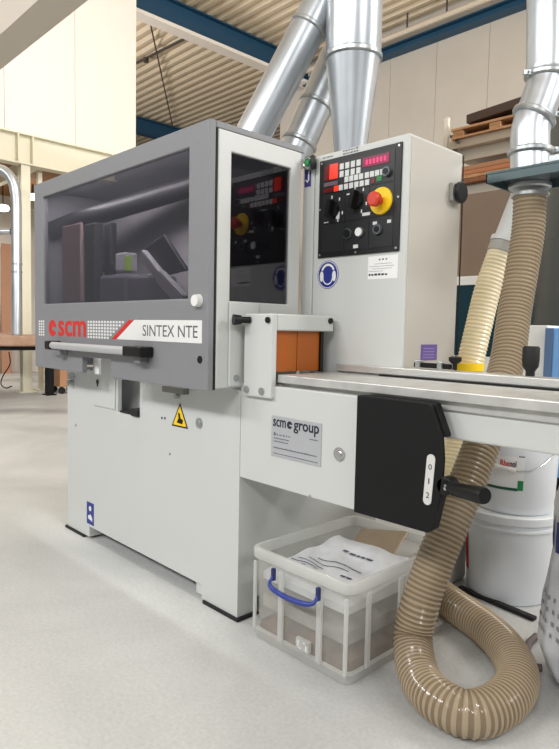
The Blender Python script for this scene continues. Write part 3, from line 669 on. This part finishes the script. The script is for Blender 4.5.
bh_ = mat('blue_handle', (40, 58, 140), .35)
hx0, hx1_ = on(275, 580, 'y', by0).x, on(320, 590, 'y', by0).x
hpath = spline([(hx0, by0-.012, .268), (hx0+.003, by0-.03, .250), (hx0+.04, by0-.042, .242), ((hx0+hx1_)/2, by0-.046, .239), (hx1_-.04, by0-.042, .242), (hx1_-.003, by0-.03, .250), (hx1_, by0-.012, .268)], 6)
hn = MB().tube(hpath, [.006+.0035*min(1, max(0, (min(i, len(hpath)-1-i)-5)/5)) for i in range(len(hpath))], 14).build('handle', bh_, rb, smooth=True)
for xx in (hx0, hx1_): MB().box(xx-.007, xx+.007, by0-.016, by0-.001, .255, .30).build('handle_hook', mat('dark_blue_hook', (28, 40, 96), .4), hn, bevel=.003)
tr = MB(); tx = on(302, 645, 'y', by0).x
tr.box(tx-.03, tx+.03, by0-.0005, by0+.0145, .048, .086)
tgl = tr.build('size_mark', rimm, rb)
MB().box(tx-.022, tx-.016, by0-.001, by0, .052, .08).box(tx-.022, tx-.004, by0-.001, by0, .052, .057).box(tx+.004, tx+.022, by0-.001, by0, .075, .08).box(tx+.016, tx+.022, by0-.001, by0, .052, .08).build('embossed_digits', whitev, tgl)
# contents: separate things
def lumpy(x0, x1, y0, y1, z0, z1, amp, seed, nx=22, ny=22, tilt=(0, 0)):
    rnd = random.Random(seed); ph = [(rnd.uniform(4, 16), rnd.uniform(4, 16), rnd.uniform(0, 6), rnd.uniform(.3, 1)) for _ in range(7)]
    top = []; bot = []
    for j_ in range(ny+1):
        for i_ in range(nx+1):
            x_ = x0+(x1-x0)*i_/nx; y_ = y0+(y1-y0)*j_/ny
            n_ = sum(w_*math.sin(a_*x_*3+b2*y_*3+c_) for a_, b2, c_, w_ in ph)/4
            e_ = min(i_, nx-i_, j_, ny-j_)/4; e_ = min(1, e_)
            top.append((x_, y_, z0+(z1-z0)*(.55+.45*e_)+amp*n_*e_+tilt[0]*(i_/nx-.5)+tilt[1]*(j_/ny-.5))); bot.append((x_, y_, z0))
    N = (nx+1)*(ny+1); fs = []
    q = lambda i_, j_: j_*(nx+1)+i_
    for j_ in range(ny):
        for i_ in range(nx):
            fs.append((q(i_, j_), q(i_+1, j_), q(i_+1, j_+1), q(i_, j_+1))); fs.append((q(i_, j_)+N, q(i_, j_+1)+N, q(i_+1, j_+1)+N, q(i_+1, j_)+N))
    for i_ in range(nx): fs += [(q(i_, 0), q(i_, 0)+N, q(i_+1, 0)+N, q(i_+1, 0)), (q(i_, ny), q(i_+1, ny), q(i_+1, ny)+N, q(i_, ny)+N)]
    for j_ in range(ny): fs += [(q(0, j_), q(0, j_+1), q(0, j_+1)+N, q(0, j_)+N), (q(nx, j_), q(nx, j_)+N, q(nx, j_+1)+N, q(nx, j_+1))]
    return MB().add(top+bot, fs), top
ix0, ix1, iy0, iy1 = bx0+.032, bx1-.032, by0+.032, by1-.032
m1, _ = lumpy(ix0, ix1, iy0, iy1, .014, .10, .012, 3)
tag(m1.build('wrapped_parts', mat('brown_wrap', (150, 128, 110), .6, rgb2=(108, 92, 80), nscale=14), smooth=True), 'brown wrapped bundle lying at the bottom inside the clear storage box', 'bundle')
m1, _ = lumpy(ix0+.004, ix1-.006, iy0+.003, iy1, .118, .20, .012, 5)
tag(m1.build('folded_cloth', mat('grey_cloth', (172, 168, 160), .7, rgb2=(118, 116, 108), nscale=11), smooth=True), 'grey folded cloth layer in the middle of the clear storage box', 'cloth')
m1, top = lumpy(ix0+.006, ix1-.006, iy0+.003, iy0+.43, .222, .297, .011, 11, nx=44, ny=44, tilt=(.0, .03))
bagm = mat('white_plastic_bag', (208, 210, 212), .35, noise=.15, nscale=18)
bg = tag(thing('plastic_bag', 'white plastic bag with black print lying on top inside the storage box', 'bag', (ix0+.2, iy0+.2, .222)), 'white plastic bag with black print lying on top inside the storage box', 'bag')
m1.build('bag_film', bagm, bg, smooth=True)
pr_ = MB(); rnd = random.Random(4)
def topz(x_, y_):
    best = min(top, key=lambda p: (p[0]-x_)**2+(p[1]-y_)**2); return best[2]
for (xa, xb, yy, th) in ((-1.60, -1.47, 1.615, .006), (-1.60, -1.52, 1.60, .006), (-1.55, -1.36, 1.66, .005), (-1.53, -1.33, 1.69, .007), (-1.58, -1.46, 1.635, .005), (-1.36, -1.33, 1.62, .012), (-1.5, -1.38, 1.80, .016), (-1.33, -1.29, 1.59, .012)):
    x_ = xa
    while x_ < xb:
        w_ = th*rnd.uniform(.7, 1.8); z_ = topz(x_, yy)+.003
        pr_.box(x_, x_+w_, yy-th*.4, yy+th*.4, z_, z_+.001); x_ += w_+th*.5
pr_.build('bag_lettering', mat('bag_ink', (64, 66, 84), .5), bg)
cbd = mat('cardboard', (196, 176, 150), .7, noise=.1, nscale=20)
m1 = MB().obox((-1.50, 2.01, .29), ((.97, 0, .2), (0, .8, .6), (-.2, -.6, .8)), .12, .06, .004)
tag(m1.build('cardboard_piece', cbd), 'tan cardboard piece tilted against the rear wall of the storage box', 'cardboard')
m1, _ = lumpy(-1.34, ix1-.004, 1.93, iy1, .224, .29, .006, 21)
tag(m1.build('paper_pack', mat('grey_paper', (178, 174, 166), .6, rgb2=(110, 108, 104), nscale=30, sx=(1, 6, 1)), smooth=True), 'grey printed paper pack beside the cardboard in the storage box', 'paper')

# ================================================================== BUCKETS, BAG, FLOOR STRIP
bw = mat('white_bucket_plastic', (226, 230, 234), .32)
bc_ = on(507, 590, 'z', 0); bc_ = Vector((bc_.x, bc_.y, 0))
r4 = thing('plastic_bucket', 'white lidded bucket on the floor, lower one of the stacked pair', 'bucket', bc_, 'stacked white buckets')
MB().lathe(bc_, [(.170, .002), (.176, .01), (.196, .365), (.198, .38)], 48).build('body', bw, r4, smooth=True)
MB().lathe(bc_+Vector((0, 0, .32)), [(.192, 0), (.206, .004), (.206, .012), (.197, .016), (.197, .03), (.209, .036), (.209, .066), (.202, .072), (.18, .070)], 48).build('lid', bw, r4, smooth=True)
th = math.atan2(-bc_.y, -bc_.x)
def curved(cen, r, a0, a1, z0, z1, n=12, off=.0015):
    vs = []; 
    for k in range(n+1):
        a_ = a0+(a1-a0)*k/n
        for (rr, z_) in ((r(z0)+off, z0), (r(z1)+off, z1)): vs.append((cen.x+rr*math.cos(a_), cen.y+rr*math.sin(a_), cen.z+z_))
    return MB().add(vs, [(2*k, 2*k+2, 2*k+3, 2*k+1) for k in range(n)])
rl = lambda z: .176+.0534*(z-.01)
curved(bc_, rl, th-1.38, th-1.12, .10, .27).build('red_label', mat('red_label', (176, 36, 42), .45), r4)
bc2 = bc_+Vector((.012, .0, .392))
r5 = thing('plastic_bucket', 'white bucket with red and green printed label, standing on the other lid', 'bucket', bc2, 'stacked white buckets')
MB().lathe(bc2, [(.158, .0), (.164, .012), (.178, .36), (.184, .365), (.184, .385)], 48).build('body', bw, r5, smooth=True)
ru = lambda z: .164+.040*(z-.012)
lab = curved(bc2, ru, th-.75, th+.20, .105, .25).build('paper_label', mat('label_white', (236, 236, 236), .5), r5)
def onb(a0, a1, z0, z1): 
    return lambda a, b_, e: Vector((bc2.x+(ru(.2)+.004+.0005*e)*math.cos(a0+(a1-a0)*a), bc2.y+(ru(.2)+.004+.0005*e)*math.sin(a0+(a1-a0)*a), bc2.z+z0+(z1-z0)*b_))
text('label_lettering', 'Rhe', red, lab, 0, 1, 0, 1, 0, fat=.03, place=onb(th-.36, th-.14, .207, .233))
text('label_lettering', 'nol', navy, lab, 0, 1, 0, 1, 0, fat=.03, place=onb(th-.13, th+.01, .207, .233))
curved(bc2, ru, th+.06, th+.19, .108, .15, off=.003).build('green_square', mat('green_label', (28, 134, 70), .5), lab)
curved(bc2, ru, th-.75, th+.06, .105, .117, off=.003).build('green_stripe', mat('dark_green_label', (22, 82, 58), .5), lab)
curved(bc2, ru, th+.06, th+.19, .25, .254, off=.003).build('dark_mark', navy, lab)
hw_ = [bc2+Vector(((ru(.2)+.012)*math.cos(a_), (ru(.2)+.012)*math.sin(a_), z_)) for a_, z_ in ((th-.62, .205), (th-.3, .200), (th, .192), (th+.35, .20), (th+.7, .235), (th+1.1, .29), (th+1.45, .34))]
wh = MB().tube(spline(hw_, 8), .0025, 8).build('wire_handle', chrome, r5, smooth=True)
MB().tube(hw_[:3], .010, 12).build('handle_grip', whitev, wh, smooth=True)
# narrow pale canister between the hose and the buckets
cn = on(462, 588, 'z', 0)
cc = thing('white_canister', 'narrow pale canister on the floor between the hose and the lower bucket', 'canister', (cn.x, cn.y, 0))
MB().box(cn.x-.15, cn.x-.045, cn.y-.05, cn.y+.12, .0, .26).build('body', mat('pale_canister', (206, 204, 200), .45), cc, bevel=.02, seg=3)
MB().cyl((cn.x-.095, cn.y+.03, .26), (cn.x-.095, cn.y+.03, .295), .03, seg=20).build('cap', mat('pale_canister', (206, 204, 200)), cc, smooth=True)
# black strip on the floor
s0, s1 = on(462, 586, 'z', 0), on(537, 617, 'z', 0)
tag(MB().bar(s0+Vector((.01, -.042, .009)), s1+Vector((.01, -.042, .009)), .032, .016).build('rubber_strip', rubber, bevel=.004), 'black strip lying on the concrete in front of the stacked buckets', 'strip')
# cable on floor next to bag
cpts = [on(u, v, 'z', .014) for u, v in ((536, 636), (528, 645), (526, 657), (532, 666), (542, 668))]
tag(MB().tube(spline(cpts, 8), .013, 10).build('rubber_cable', mat('mauve_rubber', (96, 84, 84), .5), smooth=True), 'curled dark cable on the floor beside the clear plastic bag', 'cable')
# waste bag
bgp = on(596, 690, 'z', 0); 
film = hosemat('clear_bag_film', (222, 224, 228), .78, .18, .25)
wb = thing('clear_waste_bag', 'bulging clear plastic bag with dark blue print standing beside the stacked buckets', 'bag', (bgp.x, bgp.y, 0))
seg = 72; rows = 60; vs = []; fs = []
rnd = random.Random(9); wv = [(rnd.randint(3, 17), rnd.uniform(4, 30), rnd.uniform(0, 6), rnd.uniform(.4, 1)) for _ in range(12)]
def bagr(z):
    pts_ = [(0, .10), (.04, .15), (.14, .19), (.30, .175), (.45, .15), (.60, .155), (.75, .13), (.86, .08), (.92, .05)]
    for (z0, r0), (z1, r1) in zip(pts_, pts_[1:]):
        if z <= z1: return r0+(r1-r0)*(z-z0)/(z1-z0)
    return .05
def bagp(a_, z, off=0.):
    n_ = sum(w_*(1-2*abs(math.sin((k_*a_+f_*z+p_)/2))) for k_, f_, p_, w_ in wv)/12
    r_ = bagr(z)+.022*n_+off; return (bgp.x+r_*math.cos(a_), bgp.y+r_*math.sin(a_), z+.003)
for i in range(rows+1):
    for k in range(seg): vs.append(bagp(2*PI*k/seg, .92*i/rows))
for i in range(rows):
    for k in range(seg): fs.append((i*seg+k, i*seg+(k+1) % seg, (i+1)*seg+(k+1) % seg, (i+1)*seg+k))
fs.append(tuple(range(seg-1, -1, -1)))
MB().add(vs, fs).build('bag_film', film, wb, smooth=True)
tb_ = math.atan2(-bgp.y, -bgp.x)
pv_ = []; pf = []
def patch(mb, a0, a1, z0, z1, n=6):
    vs = []; 
    for j_ in range(n+1):
        for i_ in range(n+1): vs.append(bagp(a0+(a1-a0)*i_/n, z0+(z1-z0)*j_/n, .004))
    mb.add(vs, [(j_*(n+1)+i_, j_*(n+1)+i_+1, (j_+1)*(n+1)+i_+1, (j_+1)*(n+1)+i_) for j_ in range(n) for i_ in range(n)])
pm = MB()
for k in range(4): patch(pm, tb_-1.45+k*.30, tb_-1.25+k*.30, .46-.01*k, .56-.01*k)
pm.build('blue_lettering', mat('bag_blue_ink', (34, 44, 96), .4), wb)
pm = MB(); rnd = random.Random(2)
for j_ in range(4):
    for k in range(5): a_ = tb_-1.35+k*.16; patch(pm, a_, a_+rnd.uniform(.04, .10), .19+j_*.038, .19+j_*.038+.014, 2)
pm.build('grey_lettering', mat('bag_grey_ink', (128, 130, 136), .4), wb)
m1 = MB().lathe((bgp.x, bgp.y, .01), [(.08, 0), (.13, .05), (.15, .15), (.14, .35), (.10, .55), (.02, .60)], 28)
tag(m1.build('wood_shavings', mat('pale_shavings', (222, 218, 208), .8, rgb2=(188, 182, 172), nscale=40), smooth=True), 'pale wood shavings filling the clear plastic bag', 'shavings')['kind'] = 'stuff'

# ================================================================== BACKGROUND, right
BY = 6.6
def atY(u, v, Y): return on(u, v, 'y', Y)
def bgbox(name, u0, u1, v0, v1, Y, depth, m_, parent=None, bev=.01):
    p = atY(u0, v1, Y); q = atY(u1, v0, Y); p2 = atY(u0, v0, Y); q2 = atY(u1, v1, Y)
    return MB().box(min(p.x, p2.x), max(q.x, q2.x), Y, Y+depth, (p.z+q2.z)/2, (q.z+p2.z)/2).build(name, m_, parent, bevel=bev)
# white enclosure with dark window
tl = atY(455, 283, BY); br_ = atY(524, 358, BY); wtop = atY(490, 275, BY).z; wbt = atY(490, 357, BY).z; wt2 = atY(490, 284, BY).z
exr = atY(526, 330, BY).x
en = thing('machine_enclosure', 'white machine enclosure with a dark teal window, far behind the control cabinet', 'machine', (-4.2, BY+.5, 0))
MB().plate(rect(-5.4, exr, 0, wtop), 'y', BY, BY+.04, holes=[rect(-5.2, exr-.12, wbt, wt2)]).box(-5.4, exr, BY+.041, BY+.34, 0, wbt-.05).box(-5.4, exr, BY+.041, BY+.34, wtop-.04, wtop).box(-5.4, exr, BY+.32, BY+.34, wbt-.05, wtop-.04).build('body', mat('far_white', (226, 226, 222), .4), en, bevel=.004)
MB().box(-5.25, exr-.08, BY+.012, BY+.022, wbt-.04, wt2+.03).build('window', mat('dark_teal_glass', (16, 52, 62), .12), en)
# taupe sheet standing on the enclosure
tpz = atY(480, 190, BY).z
tag(MB().obox(((-5.0+exr)/2, BY+.15, (wtop+tpz)/2), ((1, 0, 0), (0, .995, .1), (0, -.1, .995)), (exr+5.0)/2, .012, (tpz-wtop)/2*.995).build('board', mat('taupe_board', (132, 112, 94), .45, noise=.08, nscale=2)), 'large taupe board standing upright on top of the white enclosure', 'board')
# rack
RY = 7.0
rk = thing('storage_rack', 'grey steel storage rack holding boards above the control cabinet', 'rack', (-3.9, RY+.4, 0))
rkm = mat('rack_grey', (206, 200, 186), .5)
b0, b1 = atY(461, 155, RY), atY(517, 142, RY)
zs1 = atY(490, 150, RY).z; zs0 = atY(490, 187, RY).z
for xx, yy in ((atY(445, 150, RY).x, RY), (atY(445, 150, RY).x, RY+.85), (-2.2, RY), (-2.2, RY+.85)):
    up_ = MB().box(xx-.03, xx+.03, yy, yy+.05, 0, atY(445, 118, RY).z).build('upright', rkm, rk, bevel=.004)
for zz in (zs1, zs0):
    MB().box(atY(445, 150, RY).x+.03, -2.23, RY, RY+.05, zz-.07, zz+.07).build('shelf_beam', rkm, rk, bevel=.004)
    MB().box(atY(445, 150, RY).x+.03, -2.23, RY+.85, RY+.90, zz-.07, zz+.07).build('shelf_beam', rkm, rk, bevel=.004)
    MB().box(atY(445, 150, RY).x+.03, -2.23, RY+.051, RY+.849, zz+.03, zz+.07).build('shelf_deck', rkm, rk)
ax0 = atY(445, 150, RY).x
MB().bar((ax0+.03, RY+.08, zs1+.3), (ax0+.28, RY-.15, zs1+.12), .03, .03).bar((ax0+.03, RY+.02, zs1+.12), (ax0+.28, RY-.15, zs1+.02), .03, .03).build('bracket', mat('dark_rod', (70, 62, 54)), rk)
# boards on the rack: upper pile then lower pile
def brd(name, label, x0, x1, z, t, m_, y0=RY-.1, dep_=.8, grp=None):
    return tag(MB().box(x0, x1, y0, y0+dep_, z, z+t).build(name, m_, bevel=.003), label, 'board', grp)
zz = zs1+.072
brd('board', 'thick grey board lying lowest on the upper rack shelf', ax0+.10, -2.6, zz, .10, mat('grey_board', (190, 176, 158), .6)); zz += .102
pal = thing('wooden_pallet', 'raw wooden pallet on the upper rack shelf beneath the dark sheet', 'pallet', (ax0+.8, RY+.3, zz))
MB().box(ax0+.16, -2.7, RY-.14, RY+.66, zz, zz+.025).build('bottom_deck', wood, pal, bevel=.003)
for xx in (ax0+.18, ax0+.66, ax0+1.25): MB().box(xx, xx+.14, RY-.13, RY+.65, zz+.026, zz+.10).build('block', wood, pal, bevel=.003)
MB().box(ax0+.16, -2.7, RY-.14, RY+.66, zz+.101, zz+.13).build('top_deck', wood, pal, bevel=.003)
zz += .16
ct = Vector((ax0+1.1, RY+.25, zz+.10))
tag(MB().obox(ct, ((.99, -.04, .05), (.04, 1, 0), (-.05, 0, .99)), .75, .38, .05).build('folded_carton', mat('dark_carton', (66, 46, 36), .7)), 'dark brown flattened carton tilted on top of the wooden pallet', 'carton')
zz = zs0+.072
for k, (o_, t_, lb_) in enumerate(((.02, .05, 'red-brown board lying lowest on the lower rack shelf'), (.10, .04, 'pale wooden plank lying second on the lower rack shelf'), (.04, .05, 'orange-brown board lying third on the lower rack shelf'), (.14, .05, 'light brown board lying topmost on the lower rack shelf'))):
    brd('board', lb_, ax0+.05+o_, -2.5, zz, t_, [wooddk, wood, mat('orange_board', (186, 120, 82), .6), mat('light_brown_board', (178, 130, 96), .6)][k], grp='boards on the lower rack shelf'); zz += t_+.004
# blue machine and grey column to the right
BQ = 4.6
p = atY(546, 328, BQ); q = atY(546, 372, BQ)
bm_ = thing('blue_cabinet', 'light blue machine cabinet seen past the ribbed hose above the table', 'cabinet', (p.x+.5, BQ+.4, 0))
pz_ = p.z
MB().box(p.x, p.x+1.1, BQ, BQ+.8, .1, pz_).build('body', mat('light_blue_paint', (120, 172, 226), .35), bm_, bevel=.006)
MB().box(p.x, p.x+.06, BQ-.012, BQ-.001, .1, pz_).build('edge_trim', mat('slate_blue', (84, 112, 150), .4), bm_, bevel=.003)
MB().box(p.x, p.x+1.1, BQ+.02, BQ+.78, 0, .1).build('plinth', blackm, bm_)
MB().box(p.x+.16, p.x+.30, BQ-.05, BQ-.001, pz_-.30, pz_-.18).build('handle', black, bm_, bevel=.01)
xa = atY(519, 350, BQ).x
tag(MB().box(xa, p.x-.01, BQ+.05, BQ+.75, 0, pz_+.02).build('white_cabinet', mat('far_white', (226, 226, 222)), bevel=.006), 'plain white cabinet directly beside the light blue machine cabinet', 'cabinet')
xs_ = atY(539, 260, BQ+1.45).x
cg = thing('dust_silo', 'tall dark grey sheet-metal silo behind the ribbed hose and blue cabinet', 'silo', (xs_+.5, BQ+1.4, 0))
zt = atY(548, 160, BQ+.9).z; 
MB().tube([(xs_+.55, BQ+1.45, 0), (xs_+.55, BQ+1.45, zt+.6)], .55, 40).build('body', mat('dark_grey_sheet', (92, 96, 94), .35, metal=.6), cg, smooth=True)
for zz in (.8, 1.4, 2.0): MB().tube([(xs_+.55, BQ+1.45, zz), (xs_+.55, BQ+1.45, zz+.03)], .556, 40).build('joint_band', mat('dark_grey_sheet', (92, 96, 94)), cg, smooth=True)

# ================================================================== BACKGROUND, left
pd = 9.3
_bz = dep(17, 339, pd).z+.062
lp = spline([dep(-40, 168, pd), dep(-15, 168, pd), dep(2, 170, pd), dep(12, 180, pd), dep(16, 198, pd), dep(16.5, 240, pd), dep(16.5, 300, pd), Vector((dep(16.5, 328, pd).x, dep(16.5, 328, pd).y, _bz))], 8)
lpo = thing('elbow_pipe', 'bent galvanized pipe beside the cream post descending to the wooden bench', 'duct', lp[-1])
MB().tube(lp, .075, 28).build('pipe', galv, lpo, smooth=True)
for v in (264, 272): pq = dep(16.5, v, pd); MB().tube([pq-Vector((0, 0, .012)), pq+Vector((0, 0, .012))], .086, 28).build('joint_band', galvd, lpo, smooth=True)
MB().tube([dep(-40, 231.5, pd), dep(11, 231.5, pd)], .05, 20).build('side_branch', galv, lpo, smooth=True)
zb = dep(10, 331, pd)
bt = dep(17, 339, pd)
bn = thing('wooden_bench', 'round-edged brown wooden bench under the bent galvanized pipe', 'bench', (bt.x-.4, bt.y, 0))
th_ = .19
MB().plate([(bt.x-1.8, bt.y-.5), (bt.x+.25, bt.y-.42), (bt.x+.42, bt.y-.1), (bt.x+.42, bt.y+.2), (bt.x+.2, bt.y+.5), (bt.x-1.8, bt.y+.5)], 'z', bt.z-.10, bt.z+.06).build('top', mat('bench_wood', (182, 146, 124), .5, rgb2=(152, 116, 94), nscale=4), bn, bevel=.03, seg=3)
MB().plate([(bt.x-1.75, bt.y-.4), (bt.x+.2, bt.y-.35), (bt.x+.32, bt.y), (bt.x+.2, bt.y+.4), (bt.x-1.75, bt.y+.4)], 'z', bt.z-.16, bt.z-.105).build('under_frame', blackm, bn)
for xx in (bt.x-1.62, bt.x-1.74):
    for yy in (bt.y-.25, bt.y+.25): MB().box(xx-.03, xx+.03, yy-.03, yy+.03, 0, bt.z-.16).build('leg', blackm, bn)
cbl = [dep(u, v, 8.9) for u, v in ((9, 352), (10, 364), (3, 376), (1, 384), (6, 388), (12, 386))]
cbl = [Vector((q.x, q.y, max(q.z, .012))) for q in cbl]
tag(MB().tube(spline(cbl, 8), .009, 8).build('power_cable', black, smooth=True), 'black cable hanging in a loop beneath the wooden bench', 'cable')
# boards leaning behind
def lean(u0, u1, v0, m_, d, label, grp='boards leaning under the mezzanine', vtop=None):
    xw = -14.5
    p = on(u0, 380, 'x', xw); q = on(u1, 380, 'x', xw); z1 = on((u0+u1)/2, v0, 'x', xw-.3).z
    y0, y1 = sorted((p.y, q.y))
    return tag(MB().obox((xw-.2, (y0+y1)/2, z1/2), ((.03, 0, 1), (0, 1, 0), (1, 0, -.03)), z1/2, (y1-y0)/2-.01, .02).build('leaning_board', m_), label, 'board', grp)
lean(5, 16, 245, mat('pink_brown_board', (178, 132, 104), .6), 0, 'pinkish brown tall board leaning behind the bent pipe')
lean(26, 33, 230, wood, 0, 'pale tall board leaning just behind the cream post')
lean(-10, 1, 300, wood, 0, 'short pale board leaning beyond the wooden bench')
lampm = mat('lamp_glow', (255, 250, 240), .5, emit=6)
for (u, v, k) in ((3, 208, 0), (33, 197, 1)):
    p = on(u, v, 'x', -13.2)
    lt = thing('ceiling_light', ['round lamp glowing under the mezzanine beside the bent pipe', 'small lamp glowing at the corner of the grey hood beyond the cream post'][k], 'lamp', p, 'lamps under the mezzanine')
    MB().lathe(p, [(.02, -.07), (.10, -.05), (.13, 0), (.10, .05), (.03, .07)], 20).build('bulb', lampm, lt, smooth=True)
    MB().cyl((p.x, p.y, p.z+.07), (p.x, p.y, 4.1), .012, seg=8).build('cord', black, lt)
# things on the floor between post and planer
p = on(49, 396, 'z', 0); Xp = -9.8
p = on(49.5, 395, 'z', 0)
t9 = thing('black_post', 'short black post on the floor behind the planer base', 'post', (p.x, p.y, 0))
MB().box(p.x-.07, p.x+.07, p.y-.05, p.y+.05, .02, 1.0).build('shaft', blackm, t9, bevel=.005); MB().box(p.x-.1, p.x+.1, p.y-.08, p.y+.08, 0, .02).build('base_plate', blackm, t9)
p = on(61, 393, 'z', 0)
t9 = thing('wooden_trolley', 'brown wooden panel trolley on castors behind the planer base', 'trolley', (p.x, p.y, 0))
MB().box(p.x-.25, p.x+.18, p.y-.1, p.y+.3, .12, 1.1).build('body', mat('tan_panel', (190, 140, 104), .6), t9, bevel=.01)
for xx in (p.x-.18, p.x+.12):
    for yy in (p.y-.04, p.y+.24): MB().cyl((xx-.02, yy, .055), (xx+.02, yy, .055), .055, seg=16).box(xx-.015, xx+.015, yy-.02, yy+.02, .055, .125).build('castor', rubber, t9, smooth=True)
p = on(41, 390, 'z', 0)
t9 = thing('white_post', 'slim white post with a foot plate beyond the cream post', 'post', (p.x, p.y, 0))
MB().box(p.x-.035, p.x+.035, p.y-.035, p.y+.035, .02, 3.85).build('shaft', creamsteel, t9); MB().box(p.x-.12, p.x+.12, p.y-.1, p.y+.1, 0, .02).build('base_plate', creamsteel, t9)

# ================================================================== LIGHT
w = bpy.data.worlds.new('world'); bpy.context.scene.world = w; w.use_nodes = True
w.node_tree.nodes['Background'].inputs[0].default_value = (.96, .98, 1, 1); w.node_tree.nodes['Background'].inputs[1].default_value = .26
def area(name, loc, rot, sx, sy, power, col=(1, 1, 1)):
    l = bpy.data.lights.new(name, 'AREA'); l.shape = 'RECTANGLE'; l.size = sx; l.size_y = sy; l.energy = power; l.color = col
    o = bpy.data.objects.new(name, l); o.location = loc; o.rotation_euler = rot; C.objects.link(o); return o
for (x, y, z, p_) in ((-6.5, -5.2, 5.6, 520), (-2.5, -5.2, 5.6, 620), (2.0, -4.5, 5.6, 620), (5.5, .5, 5.5, 420), (-4, 6.5, 6.8, 260), (1.0, 6.0, 6.8, 260), (-16, 12, 5.5, 260)):
    d = Vector((-2.3, 1.5, .8))-Vector((x, y, z))
    area('hall_area_light', (x, y, z), d.to_track_quat('-Z', 'Y').to_euler() if y < 5 else (0, 0, 0), 2.6, .7, p_*.36)
area('mezzanine_lamp', (-12.8, 3.8, 3.8), (0, 0, 0), 1.6, .4, 70, (1, .95, .85))
area('hall_area_light', (-4.5, 3.2, 6.4), Vector((-6, .5, -.3)).to_track_quat('-Z', 'Y').to_euler(), 2.6, .7, 150)  # added fill aimed at the cream left wall to brighten it
area('ceiling_fill', (4, 6, 5), Vector((-10, 3, 3.2)).to_track_quat('-Z', 'Y').to_euler(), 3, 1, 700)  # added upward fill imitating bounced light on the right bay ceiling
area('ceiling_fill', (-14, 4, 5.2), Vector((-.5, 8, 3)).to_track_quat('-Z', 'Y').to_euler(), 3, 1, 230)  # added fill hidden behind the mezzanine wall, brightens the left bay ceiling
area('hood_fill', (-2.6, 1.45, 1.855), (math.radians(20), 0, 0), 1.2, .05, 11)  # added fill inside the hood, brightens what shows through the tinted glass
vs_ = bpy.context.scene.view_settings
vs_.view_transform = 'Standard'; vs_.look = 'None'; vs_.exposure = .07; vs_.gamma = 1; vs_.use_curve_mapping = False
